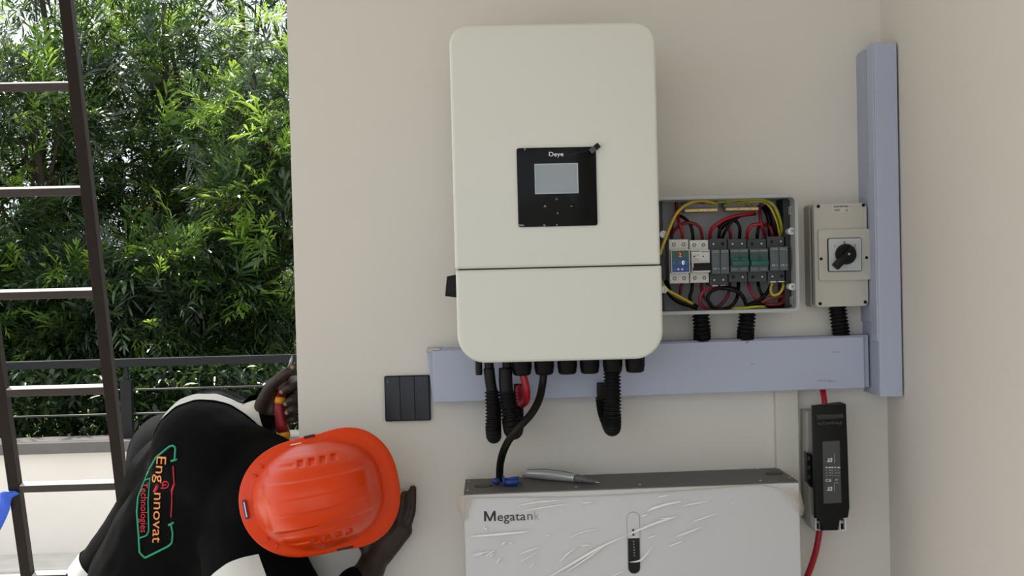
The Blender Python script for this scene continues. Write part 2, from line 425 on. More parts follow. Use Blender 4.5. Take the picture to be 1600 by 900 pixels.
mk('din_rail', B(a0, a1, -0.020, -0.008, b0, b1, 0.001), steel_m, en)
# terminal bars at the top of the box
for (pxa, pxb, py, lab) in ((1069, 1121, 328.5, 'left'), (1133, 1185, 326.5, 'right')):
    tbar = thing('terminal_bar', 'brass %s terminal bar at the top of the breaker box' % ('earth' if lab == 'left' else 'right-hand'), 'terminal bar', P((pxa+pxb)/2, py, -0.04))
    tbar['label'] = 'left brass terminal bar with tiny screws in the breaker box' if lab == 'left' else 'right brass terminal bar with tiny screws in the breaker box'
    x0, x1, z0, z1 = RC((pxa+pxb)/2, py-7, pxb-pxa+4, 9, -0.03); mk('holder', B(x0, x1, -0.03, -0.006, z0, z1, 0.001), encin_m, tbar)
    x0, x1, z0, z1 = RC((pxa+pxb)/2, py, pxb-pxa, 5, -0.04)
    bar = mk('bar', B(x0, x1, -0.045, -0.006, z0, z1, 0.0008), brass_m, tbar)
    n = 9
    for k in range(n):
        xx = x0+(k+0.5)*(x1-x0)/n
        mk('terminal_screw', LT([(0.0019, 0), (0.0019, 0.002), (0.001, 0.0022)], (xx, -0.045, (z0+z1)/2), (0, -1, 0), 10), mat('brass_bright', (240, 214, 150), 0.3, metal=0.3) if k % 3 else steel_m, bar)

def din_module(name, label, cat, pxa, pxb, pyt, pyb, colb, coln, group=None, dy=0.0):
    """a two-pole DIN-rail device: terminal blocks top and bottom, raised nose in the middle"""
    Y = -0.062+dy
    x0, x1, z0, z1 = RC((pxa+pxb)/2, (pyt+pyb)/2, pxb-pxa-0.4, pyb-pyt, Y)
    h = z1-z0; za = z0+h*0.235; zc = z1-h*0.235
    t = thing(name, label, cat, ((x0+x1)/2, -0.02, z0), group)
    mk('body', B(x0, x1, Y, -0.018, z0, z1, 0.0008), colb, t)
    nose = mk('nose', B(x0+0.0008, x1-0.0002, Y-0.016, Y+0.002, za, zc, 0.0008), coln, t)
    for sx in (0.25, 0.75):
        for zz in (z1-h*0.115, z0+h*0.115):
            c = (x0+(x1-x0)*sx, Y, zz); r = 0.0036
            hl = mk('terminal_hole', LT([(r, -0.001), (r, 0.0003), (r*0.8, 0.0004)], c, (0, -1, 0), 14), hole_m if colb != 'w' else hole_m, t)
            mk('terminal_screw', LT([(r*0.62, 0), (r*0.62, 0.0007), (r*0.3, 0.0008)], c, (0, -1, 0), 10), steel_m if (colb is brk_white or random.random() < 0.4) else hole_m, hl)
    return t, nose, (x0, x1, za, zc, Y-0.016, z0, z1)
def lines(parent, x0, x1, z, y, n, dz, material, seed=0, h=0.0008):
    rnd = random.Random(seed)
    for k in range(n):
        w = (x1-x0)*rnd.uniform(0.55, 1.0)
        mk('print_line', B(x0, x0+w, y-0.0003, y+0.0005, z-k*dz-h/2, z-k*dz+h/2), material, parent)
# 1 voltage protector
t, nose, (x0, x1, za, zc, yf, z0, z1) = din_module('voltage_protector', 'white voltage protector with blue-green digital display in breaker box', 'voltage protector', 1045.5, 1076.5, 374, 443, brk_white, brk_white)
grad = bpy.data.materials.new('display_green_blue'); grad.use_nodes = True
nt = grad.node_tree; tc = nt.nodes.new('ShaderNodeTexCoord'); sp = nt.nodes.new('ShaderNodeSeparateXYZ'); rp = nt.nodes.new('ShaderNodeValToRGB')
nt.links.new(tc.outputs['Generated'], sp.inputs[0]); nt.links.new(sp.outputs['Z'], rp.inputs[0])
nt.links.new(rp.outputs[0], nt.nodes['Principled BSDF'].inputs['Base Color'])
rp.color_ramp.elements[0].color = (*lin((20, 70, 160)), 1); rp.color_ramp.elements[1].color = (*lin((24, 92, 62)), 1)
rp.color_ramp.elements[0].position = 0.2; rp.color_ramp.elements[1].position = 0.85
nt.nodes['Principled BSDF'].inputs['Roughness'].default_value = 0.25
dsp = mk('display', B(x0+0.0028, x1-0.002, yf-0.0008, yf+0.001, za+0.002, zc-0.002), grad, nose)
red_led = mat('led_red', (255, 60, 60), 0.4, emit=1.2); wht_led = mat('led_white', (235, 245, 255), 0.4, emit=0.9); dim_led = mat('led_dim', (90, 130, 130), 0.5)
hh = zc-za; xm = (x0+x1)/2
for s_, xx, zz, mm in (('2', xm-0.0005, zc-hh*0.30, red_led), ('3', xm+0.0055, zc-hh*0.30, dim_led), ('0', xm+0.0115, zc-hh*0.30, dim_led), ('0', xm-0.001, zc-hh*0.64, dim_led), ('0', xm+0.0052, zc-hh*0.64, wht_led), ('0', xm+0.0115, zc-hh*0.64, dim_led)):
    text('digit', s_, 0.0075, xx, yf-0.0011, zz, mm, dsp, 0.0042)
for k in range(4):
    xx = x0+0.007+k*0.0075
    mk('key', LT([(0.0022, 0), (0.0020, 0.0006)], (xx, yf-0.0008, za+hh*0.16), (0, -1, 0), 12), white_m if k in (1, 2) else mat('key_blue', (60, 110, 200), 0.4), dsp)
for k in range(2):
    text('unit_mark', 'VA'[k], 0.004, x0+0.0065, yf-0.0011, zc-hh*(0.25+0.34*k), mat('mark_teal', (90, 190, 150), 0.5), dsp)
# 2 white two-pole breaker
t, nose, (x0, x1, za, zc, yf, z0, z1) = din_module('circuit_breaker', 'white two-pole circuit breaker with black toggle in breaker box', 'circuit breaker', 1077.5, 1107.5, 375, 442, brk_white, brk_white)
hh = zc-za
mk('brand_bar', B(x0+0.002, x0+0.017, yf-0.0004, yf+0.001, zc-0.003, zc-0.0015), black_print, nose)
mk('brand_bar', B(x0+0.0185, x1-0.001, yf-0.0004, yf+0.001, zc-0.0042, zc-0.003), black_print, nose)
lines(nose, x0+0.003, x0+0.016, zc-hh*0.2, yf, 6, 0.0024, grey_print, 2, 0.0006)
for xx in (x0+0.006, x0+0.0235): mk('rivet', LT([(0.0013, 0), (0.0013, 0.0006)], (xx, yf, zc-hh*0.28), (0, -1, 0), 10), black_print, nose)
tg = mk('toggle', B(x0+0.003, x1-0.001, yf-0.012, yf+0.001, za+0.004, za+hh*0.42, 0.001), black_m, t)
for xx in (x0+0.0014, x0+0.0165, x0+0.0325): mk('toggle_guard', B(xx-0.0011, xx+0.0018 if xx < x0+0.03 else xx+0.001, yf-0.009, yf+0.001, za+hh*0.22, za+hh*0.44, 0.0004), brk_white, nose)
mk('status_bar', B(x0+0.002, x1-0.002, yf-0.0125, yf-0.0, za+0.002, za+0.0038), brk_white, nose)
# 3, 6 surge protectors and 4, 5 green breakers
def spd(pxa, pxb, pyt, pyb, label, seed):
    t, nose, (x0, x1, za, zc, yf, z0, z1) = din_module('surge_protector', label, 'surge protector', pxa, pxb, pyt, pyb, brk_dark, brk_mid, 'surge protectors in the breaker box')
    xm = (x0+x1)/2; hh = zc-za
    for (a, b) in ((x0+0.001, xm-0.0006), (xm+0.0006, x1-0.001)):
        ct = mk('cartridge', B(a, b, yf-0.004, yf+0.001, za+0.001, zc-0.001, 0.0006), brk_mid, t)
        y = yf-0.004
        for dz in (0.003, 0.0056): mk('rib', B(a+0.001, b-0.001, y-0.0006, y+0.0005, zc-dz-0.0006, zc-dz+0.0006), grey_print, ct)
        lines(ct, a+0.002, b-0.004, zc-hh*0.28, y, 5, 0.0034, mat('print_soft', (118, 130, 138), 0.6), seed, 0.0005)
        text('ce_mark', 'CE', 0.0030, (a+b)/2-0.002, y-0.0003, za+hh*0.2, white_m, ct, 0.006)
        g = NB(); prism(g, [((a+b)/2+0.003, za+hh*0.2), ((a+b)/2+0.007, za+hh*0.2), ((a+b)/2+0.005, za+hh*0.2+0.0032)], y-0.0003, y+0.0004); mk('warning_mark', g, grey_print, ct)
    for xx in (x0+0.004, x0+0.020): mk('release_clip', B(xx, xx+0.011, -0.066, -0.05, z0-0.0016, z0+0.0006), brk_white, t)
spd(1108, 1137, 372.5, 446, 'charcoal surge protector between the white and green-toggle breakers', 5)
spd(1198.5, 1228.5, 369, 440, 'charcoal surge protector at the right end of the breaker row', 9)
def green_breaker(pxa, pxb, pyt, pyb, label):
    t, nose, (x0, x1, za, zc, yf, z0, z1) = din_module('circuit_breaker', label, 'circuit breaker', pxa, pxb, pyt, pyb, brk_dark, brk_mid, 'green-toggle breakers in the breaker box')
    xm = (x0+x1)/2; hh = zc-za
    for (a, b) in ((x0+0.001, xm-0.0006), (xm+0.0006, x1-0.001)):
        mk('name_strip', B(a+0.001, b-0.001, yf-0.0005, yf+0.0005, zc-0.0045, zc-0.003), grey_print, nose)
        g = NB(); box(g, a, b, yf-0.002, yf+0.001, za+hh*0.50, za+hh*0.82, 0.0006); mk('toggle_recess', g, brk_teal, nose)
        q = NB(); prism(q, [(a, za+hh*0.44), (b, za+hh*0.44), (b, za+hh*0.52), ((a+b)/2+0.004, za+hh*0.62), ((a+b)/2-0.004, za+hh*0.62), (a, za+hh*0.52)], yf-0.006, yf, 0.0006); mk('toggle_shoulder', q, brk_green, t)
        mk('rating_strip', B(a+0.002, b-0.003, yf-0.0005, yf+0.0005, za+hh*0.08, za+hh*0.16), mat('print_soft', (118, 130, 138), 0.6), nose)
    mk('toggle', B(x0+0.001, x1-0.001, yf-0.012, yf, za+hh*0.26, za+hh*0.48, 0.002), brk_green, t, True, 35)
green_breaker(1137.5, 1167.5, 373, 441, 'charcoal breaker with green toggle next to the left surge protector')
green_breaker(1168, 1198, 373, 440.5, 'charcoal breaker with green toggle next to the right surge protector')

# wiring in the box: (name words, colour, pixel path, depth list, radius)
def wire(label, m_, pix, r=0.0030, group='wires inside the breaker box', name='wire'):
    pts = catmull([P(a, b, y) for a, b, y in pix], 8)
    return tag(mk(name, TB(pts, r, 8), m_, None, True), label, 'cable', group)
W = wire
W('yellow earth wire sweeping up the left side of the breaker box', yel_m, [(1031, 398, -.085), (1040, 372, -.088), (1057, 334, -.085), (1078, 317, -.075), (1100, 314, -.06), (1118, 318, -.045)], 0.0030)
W('thick yellow-green wire arching across the top of the breaker box', ylg_m, [(1108, 318, -.035), (1140, 314, -.05), (1185, 311, -.06), (1208, 320, -.07), (1219, 345, -.066), (1223, 371, -.04)], 0.0031)
W('yellow wire nested inside the arch at the box top right', yel_m, [(1150, 318, -.03), (1185, 314, -.045), (1202, 322, -.055), (1213, 344, -.055), (1219, 371, -.04)], 0.0024)
W('olive wire curling behind the right terminal bar', ylg_m, [(1130, 322, -.035), (1148, 313, -.04), (1168, 316, -.04), (1172, 325, -.035)], 0.0024)
W('olive wire lying under the top edge of the breaker box', ylg_m, [(1085, 312, -.03), (1110, 310, -.035), (1135, 310, -.035), (1160, 308, -.03)], 0.003)
W('brown wire tucked along the box top left', brown_m, [(1046, 312, -.03), (1065, 311, -.035), (1090, 315, -.03), (1110, 321, -.025)], 0.003)
W('red wire dropping straight into the voltage protector', red_m, [(1058, 330, -.03), (1061, 348, -.05), (1065, 362, -.05), (1068, 378, -.035)], 0.0033)
W('dark red wire arching from box left into the white breaker', redd_m, [(1049, 372, -.03), (1052, 362, -.04), (1066, 350, -.048), (1082, 349, -.052), (1094, 357, -.05), (1098, 378, -.035)], 0.0032)
W('black wire curving from box left into the white breaker', cabk_m, [(1055, 338, -.03), (1066, 339, -.04), (1078, 350, -.045), (1082, 364, -.045), (1083, 378, -.035)], 0.0032)
W('dark red wire hugging the left wall of the box', redd_m, [(1056, 312, -.03), (1057, 330, -.025), (1051, 345, -.02), (1049, 372, -.02)], 0.003)
W('red wire arching over the left surge protector', red_m, [(1109, 378, -.035), (1111, 360, -.05), (1118, 352, -.055), (1135, 342, -.055), (1158, 336, -.05), (1178, 333, -.04)], 0.0036)
W('black wire rising from the left surge protector to the right', cabk_m, [(1123, 378, -.035), (1124, 366, -.048), (1128, 352, -.05), (1142, 345, -.05), (1158, 337, -.045), (1180, 334, -.035)], 0.0034)
W('black wire slanting up from the left surge protector', cabk_m, [(1127, 376, -.035), (1132, 364, -.055), (1142, 348, -.06), (1155, 338, -.05)], 0.0032)
W('black wire looping into the left green-toggle breaker', cabk_m, [(1126, 358, -.04), (1140, 345, -.046), (1150, 346, -.05), (1156, 357, -.052), (1155, 376, -.035)], 0.0034)
W('dark red wire bending into the left green-toggle breaker', redd_m, [(1122, 355, -.035), (1133, 352, -.045), (1140, 360, -.05), (1142, 376, -.035)], 0.0031)
W('red wire arching over the right green-toggle breaker', red_m, [(1167, 378, -.035), (1168, 362, -.05), (1175, 352, -.055), (1187, 350.5, -.055), (1196, 352, -.04)], 0.0036)
W('black wire dropping into the right green-toggle breaker', cabk_m, [(1192, 349, -.04), (1186, 354, -.046), (1183.5, 366, -.045), (1183, 378, -.035)], 0.0032)
W('dark red wire falling at the right of the terminal bar', redd_m, [(1186, 322, -.035), (1188, 338, -.05), (1190, 352, -.055), (1194, 364, -.045), (1197, 376, -.03)], 0.0036)
W('dark red wire into the right surge protector', redd_m, [(1198, 350, -.03), (1204, 356, -.04), (1207, 366, -.04), (1206, 376, -.03)], 0.004)
W('black wire coiled at the upper right of the box', cabk_m, [(1198, 322, -.03), (1206, 333, -.05), (1210, 350, -.05), (1212, 366, -.04), (1210, 378, -.03)], 0.005)
W('black wire behind the coil at the upper right', cabk_m, [(1193, 324, -.02), (1200, 336, -.03), (1203, 352, -.03), (1204, 374, -.02)], 0.005)
W('orange-brown wire beside the yellow arch at right', brown_m, [(1200, 325, -.02), (1213, 340, -.04), (1216, 356, -.04), (1216, 374, -.03)], 0.0032)
# below the breakers
W('yellow-green wire crossing the lower left of the box', ylg_m, [(1031, 436, -.08), (1040, 450, -.075), (1055, 462, -.07), (1072, 470, -.065), (1084, 476, -.05)], 0.0030)
W('yellow wire next to it crossing the box lower left', yel_m, [(1034, 446, -.082), (1046, 455, -.078), (1063, 464, -.072), (1082, 474.5, -.062)], 0.0026)
W('black wire bundle sagging in the lower left of the box', cabk_m, [(1040, 440, -.03), (1047, 458, -.045), (1060, 470, -.05), (1078, 476, -.05), (1090, 481, -.05)], 0.006)
W('black wire leaving the bottom of the white breaker', cabk_m, [(1082, 438, -.035), (1081, 452, -.045), (1078, 466, -.045), (1083, 482, -.04)], 0.0033)
W('dark red wire leaving the voltage protector downwards', redd_m, [(1067, 438, -.035), (1064, 450, -.04), (1062, 462, -.035)], 0.003)
W('crimson wire loop below the white breaker', redd_m, [(1097, 438, -.035), (1096, 452, -.04), (1100, 464, -.04), (1112, 476, -.04)], 0.0032)
W('red wire ring under the left surge protector', mat('cable_crimson', (150, 40, 62), 0.45), [(1122, 447, -.05), (1105, 451, -.062), (1094, 464, -.064), (1097, 478, -.06), (1110, 484.5, -.05)], 0.0036)
W('large black wire ring under the left surge protector', cabk_m, [(1152, 452, -.055), (1130, 449, -.072), (1112, 455, -.076), (1106, 466, -.076), (1112, 479, -.072), (1128, 483, -.07), (1143, 478, -.066), (1152, 464, -.06), (1154, 440, -.04)], 0.0036)
W('black wire running from the ring towards lower right', cabk_m, [(1125, 450, -.07), (1143, 452, -.072), (1156, 458, -.07), (1163, 468, -.066), (1168, 477, -.06), (1186, 474, -.055), (1206, 480, -.05), (1228, 482, -.04)], 0.0040)
W('dark red wire inside the black ring', redd_m, [(1141, 438, -.035), (1139, 456, -.045), (1132, 470, -.045), (1120, 481, -.045)], 0.003)
W('crimson wire leaving the right green-toggle breaker', mat('cable_crimson', (150, 40, 62), 0.45), [(1169, 438, -.035), (1172, 452, -.045), (1180, 464, -.05), (1192, 472, -.045)], 0.0033)
W('black wire leaving the right green-toggle breaker', cabk_m, [(1184, 438, -.035), (1186, 450, -.045), (1190, 460, -.045), (1194, 470, -.04)], 0.0033)
W('yellow wire loop under the right surge protector', yel_m, [(1207, 442, -.055), (1204, 452, -.066), (1208, 461, -.07), (1217, 459, -.07), (1223, 450, -.066), (1224, 440, -.045)], 0.0026)
W('lime wire lying along the bottom of the box', mat('cable_lime', (196, 206, 70), 0.45, var=0.2, scale=100), [(1138, 482, -.055), (1160, 481.5, -.062), (1182, 479.5, -.062), (1198, 479, -.05)], 0.0026)
W('brown wire crossing the lower right of the box', brown_m, [(1180, 481, -.045), (1200, 467, -.06), (1218, 463, -.06), (1228, 462, -.045)], 0.0034)
W('maroon wire curving at the lower right of the box', redd_m, [(1186, 473, -.04), (1202, 476, -.06), (1220, 474, -.06), (1227, 464, -.055)], 0.0036)
W('black wire slanting behind the yellow loop', cabk_m, [(1166, 477, -.04), (1184, 470, -.05), (1198, 458, -.05), (1204, 446, -.04)], 0.0036)

# corrugated conduits between the box / isolator and the trunking
for (label, pix, r) in (('left black corrugated conduit between breaker box and trunking', [(1094.5, 490, -.05), (1096, 505, -.05), (1097, 520, -.045), (1097, 538, -.03)], 13.5),
                        ('right black corrugated conduit between breaker box and trunking', [(1168, 488, -.05), (1166.5, 505, -.05), (1165, 520, -.045), (1165, 536, -.03)], 13.5),
                        ('black corrugated conduit between rotary switch and trunking', [(1308, 478, -.035), (1311, 500, -.035), (1314, 520, -.032), (1315, 533, -.028)], 14)):
    pts = catmull([P(a, b, y) for a, b, y in pix], 8)
    tag(mk('corrugated_conduit', corrugated(pts, r*S(-.04)*1.02, 0.0068), rubber_m, None), label, 'conduit', 'short conduits above the trunking')

# ------------------------------------------------------------------ rotary isolator
iso = thing('rotary_switch', 'grey rotary isolator switch box with black knob right of breaker box', 'switch', P(1315, 480, 0))
s = S(-0.06)
x0, x1, z0, z1 = RC(1314, 398.5, 84, 162, -0.06)
mk('base', PR(rrect(x0-0.004, x1, z0-0.001, z1+0.0005, 0.006), -0.040, 0.0, 0.002), iso2_m, iso, True, 35)
mk('lid', PR(rrect(x0, x1, z0, z1, 0.006), -0.0605, -0.041, 0.003), iso_m, iso, True, 35)
mk('lid_gasket', PR(rrect(x0-0.001, x1-0.001, z0+0.001, z1-0.001, 0.006), -0.0415, -0.038), dark_in_m, iso)
a0, a1, b0, b1 = RC(1319.5, 398, 82, 80, -0.066)
pl = mk('centre_plate', PR(rrect(a0, a1, b0, b1, 0.003), -0.067, -0.058, 0.0015), iso_m, iso, True, 35)
f0, f1, g0, g1 = RC(1320, 398, 54, 53, -0.07)
fp = mk('dial_frame', PR(rrect(f0, f1, g0, g1, 0.004), -0.0700, -0.064, 0.0006), black_m, iso, True, 35)
mk('dial_face', PR(rrect(f0+0.0016, f1-0.0012, g0+0.0012, g1-0.0012, 0.003), -0.0712, -0.069, 0.0004), silver_m, fp, True, 35)
for ch, px, py in (('1', 1304.3, 384.5), ('0', 1319.5, 379), ('2', 1335.7, 383.5)):
    q = P(px, py, -0.0715); text('dial_number', ch, 0.0056, q.x, -0.0716, q.z-0.0028, black_print, fp)
kc = P(1320.8, 397.3, -0.072)
kn = mk('knob', LT([(0.0198, 0.0), (0.0198, 0.008), (0.0185, 0.0105), (0.004, 0.011)], (kc.x, -0.0712, kc.z), (0, -1, 0), 32), black_m, iso, True, 40)
he = P(1304, 416.5, -0.08); d = (Vector((he.x, 0, he.z))-Vector((kc.x, 0, kc.z)))
ang = math.atan2(d.z, d.x)
g = NB(); box(g, -0.014, d.length+0.002, -0.016, 0.0, -0.0072, 0.0072, 0.002, M=Matrix.Translation((kc.x, -0.079, kc.z)) @ Matrix.Rotation(-ang, 4, 'Y'))
mk('knob_handle', g, black_m, kn, True, 35)
mk('knob_screw', LT([(0.0022, 0), (0.0022, 0.0008)], (kc.x+0.0005, -0.095, kc.z), (0, -1, 0), 10), steel_m, kn)
q = P(1329.5, 388.5, -0.083); mk('knob_dot', LT([(0.0009, 0), (0.0009, 0.0005)], (q.x, -0.0822, q.z), (0, -1, 0), 8), grey_print, kn)
for px, py in ((1278.5, 322.5), (1349, 320.5), (1281.5, 474.5), (1352, 472)):
    q = P(px, py, -0.0605); sc_ = mk('lid_screw', LT([(0.0034, -0.001), (0.0034, 0.0006), (0.0028, 0.0007)], (q.x, -0.0605, q.z), (0, -1, 0), 14), black_m, iso)
for px, py in ((1283, 404.5), (1354, 402.5)):
    q = P(px, py, -0.067); mk('plate_screw', LT([(0.0030, -0.001), (0.0030, 0.0006)], (q.x, -0.067, q.z), (0, -1, 0), 14), black_m, pl)
u0, u1, v0, v1 = RC(1314, 325.5, 29, 13.5, -0.0605)
lb = mk('brand_label', B(u0, u1, -0.0609, -0.0600, v0, v1), mat('label_pale', (198, 196, 188), 0.5), iso)
text('brand_lettering', 'suntree', 0.0050, (u0+u1)/2, -0.0612, v1-0.0064, black_print, lb, 0.0285)
lines(lb, u0+0.004, u0+0.022, v0+0.006, -0.0611, 2, 0.0026, black_print, 4, 0.0008)
mk('label_square', B(u1-0.009, u1-0.004, -0.0612, -0.0605, v0+0.002, v0+0.0065), grey_print, lb)

# ------------------------------------------------------------------ fuse switch
fm = tiltM(math.radians(-0.9), P(1295, 632, -0.09))
def FX(px, py, Y):
    return fm.inverted() @ P(px, py, Y)
fs = thing('fuse_switch', 'tall black fuse switch disconnector below the corner trunking', 'fuse switch', P(1296, 829, 0))
def quad(pix, Y): return [(P(a, b, Y).x, P(a, b, Y).z) for a, b in pix]
mk('mounting_plate', PR(quad([(1256.5, 641), (1300, 640), (1303, 822), (1268, 826), (1258, 812)], -0.03), -0.052, 0.0, 0.001), plate_m, fs)
mk('side_cheek', PR(quad([(1262, 758), (1271, 764), (1274, 829), (1264, 816)], -0.055), -0.064, -0.0522, 0.001), plate_m, fs)
bd = mk('body', PR(quad([(1271, 634)], -0.062)+quad([(1323, 631.5), (1325, 690), (1328, 795), (1326, 810)], -0.1)+quad([(1274, 810), (1272, 720)], -0.062), -0.095, -0.0525, 0.003), black_m, fs, True, 35)
mk('front_cover', PR(quad([(1270, 634), (1322.5, 632), (1324, 690), (1328, 793), (1325.5, 809), (1310, 810), (1310, 829), (1284, 829.5), (1283, 810), (1274, 810), (1272, 720)], -0.106), -0.106, -0.094, 0.003), black_m, fs, True, 35)
mk('side_latch', PR(quad([(1259.5, 706), (1269, 711), (1270, 762), (1261, 754)], -0.07), -0.072, -0.0522, 0.001), black_m, fs)
for k, py in enumerate((716, 730, 745)):
    q = P(1263.5, py, -0.0725); mk('latch_tooth', B(q.x-0.002, q.x+0.003, -0.074, -0.071, q.z-0.004, q.z+0.003, 0.0005), mat('latch_grey', (50, 48, 46), 0.5), fs)
mk('recess', PR(quad([(1276, 648), (1318, 646.5), (1318, 653), (1277, 656)], -0.107), -0.1068, -0.104, 0.0006), mat('recess_grey', (40, 41, 42), 0.5), bd)
q = P(1297, 664, -0.107)
eg = mat('emboss_grey', (92, 94, 96), 0.35); rnd = random.Random(3)
for k in range(11):
    a = q.x-0.022+0.0043*k; h = rnd.uniform(0.002, 0.0065)
    mk('embossed_stroke', B(-0.0004, 0.0004, -0.1072, -0.1055, -h/2, h/2, M=Matrix.Translation((a, 0, q.z+0.003)) @ Matrix.Rotation(rnd.uniform(-.9, .9), 4, 'Y')), eg, bd)
    mk('embossed_stroke', B(-0.0014, 0.0014, -0.1072, -0.1055, -0.0004, 0.0004, M=Matrix.Translation((a+0.0008, 0, q.z+rnd.uniform(0.0005, 0.0055))) @ Matrix.Rotation(rnd.uniform(-.4, .4), 4, 'Y')), eg, bd)
lb = mk('rating_label', PR(quad([(1285, 690), (1312, 688.5), (1315, 785.5), (1287, 787)], -0.1065), -0.1068, -0.104, 0.0003), label_m, fs)
def lbl(px, py, w, h, m_=white_m, name='print_block'):
    x0, x1, z0, z1 = RC(px, py, w, h, -0.107); mk(name, B(x0, x1, -0.1072, -0.1062, z0, z1), m_, lb)
for py in (719, 764):
    lbl(1297, py-2, 7, 1.5); lbl(1296, py+2, 8, 1.6); lbl(1295, py, 2, 5); lbl(1299.5, py-1, 1.5, 5); lbl(1303.6, py-3, 0.9, 15, grey_print)
for k, py in enumerate((730.5, 735, 739, 743)):
    for j in range(5):
        ww = random.uniform(1.5, 4.5)
        lbl(1291+j*4.6+ww/2-1+k*0.3, py, ww, 1.6 if k == 0 else 1.1, white_m if k == 0 else grey_print, 'print_word')
q = P(1297, 752.5, -0.1072); text('ce_mark', 'CE', 0.0052, q.x-0.003, -0.1072, q.z, white_m, lb, 0.011)
lbl(1307, 749.5, 4, 2.5, grey_print); lbl(1308, 754.5, 4.5, 1.2, grey_print)
for (a, b) in ((1273.5, 1283), (1311, 1321.5)):
    x0, x1, z0, z1 = RC((a+b)/2, 818, b-a, 21, -0.09)
    cl = mk('terminal_clip', ring(NB(), rrect(x0, x1, z0, z1, 0.0006, 2), rrect(x0+0.0022, x1-0.0022, z0+0.001, z1-0.003, 0.0004, 2), -0.092, -0.06), white_m, fs)
    mk('clip_core', B(x0+0.002, x1-0.002, -0.082, -0.06, z0+0.001, z1-0.002), black_m, cl)
    mk('clip_screw', B(x0+0.0028, x1-0.0028, -0.0835, -0.08, (z0+z1)/2-0.001, (z0+z1)/2+0.004), steel_m, cl)
pts = catmull([P(1285, 600, -.03), P(1286, 612, -.04), P(1288, 625, -.055), P(1289.5, 640, -.06)], 8)
tag(mk('power_cable', TB(pts, 0.0056, 12), red_m, None, True), 'short thick red cable from trunking into fuse switch top', 'cable')
pts = catmull([P(1281, 815, -.06), P(1280, 832, -.06), P(1275, 860, -.058), P(1267, 886, -.05), P(1256, 915, -.04), P(1245, 960, -.03)], 8)
tag(mk('power_cable', TB(pts, 0.0062, 12), red_m, None, True), 'thick red cable curving down from fuse switch bottom', 'cable')

# ------------------------------------------------------------------ battery
bx0, bx1, byf, byb, bzt, bzb = -0.0595, 0.561, -0.17, -0.008, 1.1075, 0.46
BM = tiltM(math.radians(0.38), Vector((bx0, 0, bzt)))
ba = thing('battery', 'wide white wall-mounted battery with grey top under plastic film', 'battery', (0.25, -0.1, bzb))
g = NB(); box(g, bx0, bx1, byf, byb, bzb, bzt, 0.004, 3, M=BM); case = mk('case', g, bat_m, ba, True, 35)
g = NB(); box(g, bx0+0.0012, bx1-0.0012, byf+0.0022, byb, bzt-0.004, bzt+0.0022, 0.0006, M=BM); tp = mk('top_plate', g, battop_m, ba)
g = NB(); box(g, bx0+0.08, bx1-0.08, byb, 0.0, bzb+0.1, bzt-0.1, 0.002, M=BM); mk('wall_bracket', g, steel_m, ba)
def on_top(px, py):                 # point of the battery's top face under a photo pixel
    d = ray(px, py); n = BM.to_3x3() @ Vector((0, 0, 1)); p0 = BM @ Vector((bx0, 0, bzt+0.0022))
    return CAM + d*((p0-CAM).dot(n)/d.dot(n))
for px, py, r in ((755, 759.5, 0.017), (1210, 740, 0.017)):
    q = on_top(px, py); mk('carry_recess', LT([(r, -0.001), (r, 0.0012), (r*0.9, 0.002), (r*0.2, 0.002)], q, (0, 0, 1), 20), batrec_m, tp)
for px, py in ((732.5, 752.5), (731, 766.5), (1188, 751), (1234, 746.5), (1000, 757.5), (1184, 733.5), (900, 761)):
    q = on_top(px, py); mk('plate_screw', LT([(0.0026, -0.0005), (0.0022, 0.0012), (0.0008, 0.0013)], q, (0, 0, 1), 10), steel_m, tp)
ca = math.radians(0.38)
q = P(756.5, 814.5, byf)
W_, H_, st = 0.0215, 0.0185, 0.0038
g = NB(); prism(g, [(q.x+a*W_, q.z+b*H_) for a, b in ((0, 0), (0.17, 0), (0.17, 0.62), (0.42, 0.0), (0.58, 0.0), (0.83, 0.62), (0.83, 0), (1, 0), (1, 1), (0.80, 1), (0.50, 0.26), (0.20, 1), (0, 1))], byf-0.0006, byf+0.0004)
mk('logo_lettering', g, black_print, case)
q = P(777.5, 814.2, byf); text('logo_lettering', 'egata', 0.0160, q.x, byf-0.0006, q.z, black_print, case, 0.0515, ca, False)
q = P(824, 812.3, byf); text('logo_lettering', 'n', 0.0160, q.x, byf-0.0006, q.z, mat('print_fading', (84, 84, 86), 0.5), case, 0.0095, ca, False)
q = P(834.8, 812, byf); text('logo_lettering', 'k', 0.0155, q.x, byf-0.0006, q.z, mat('print_faded', (176, 176, 178), 0.5), case, 0.0095, ca, False)
# indicator pill
PM = tiltM(math.radians(-0.3), P(990, 848, byf))
x0, x1, z0, z1 = RC(990, 848, 20.5, 98, byf)
pill = mk('indicator_strip', PR(rrect(x0, x1, z0, z1, (x1-x0)/2*0.99, 10), byf-0.0012, byf+0.001, M=PM), grey_print, ba)
mk('strip_face', PR(rrect(x0+0.0008, x1-0.0008, z0+0.0008, z1-0.0008, (x1-x0)/2*0.99-0.0008, 10), byf-0.0018, byf, M=PM), bat_m, pill)
zm = z1-(z1-z0)*0.425
mk('strip_lower', PR(rrect(x0+0.0012, x1-0.0012, z0+0.001, zm, [0.0004, 0.0004, (x1-x0)/2-0.0014, (x1-x0)/2-0.0014], 10), byf-0.0024, byf, M=PM), panel_m, pill)
for k, py in enumerate((828.2, 835.6)):
    q = P(989.3+k*0.4, py, byf-0.002); mk('strip_hole', LT([(0.0021, 0), (0.0021, 0.0006)], (q.x, byf-0.0017, q.z), (0, -1, 0), 12), black_print, pill)
for k in range(6):
    q = P(990+k*0.25, 846+k*4.4, byf-0.002); mk('status_led', LT([(0.0013, 0), (0.0012, 0.0005)], (q.x, byf-0.0024, q.z), (0, -1, 0), 10), grey_print, pill)
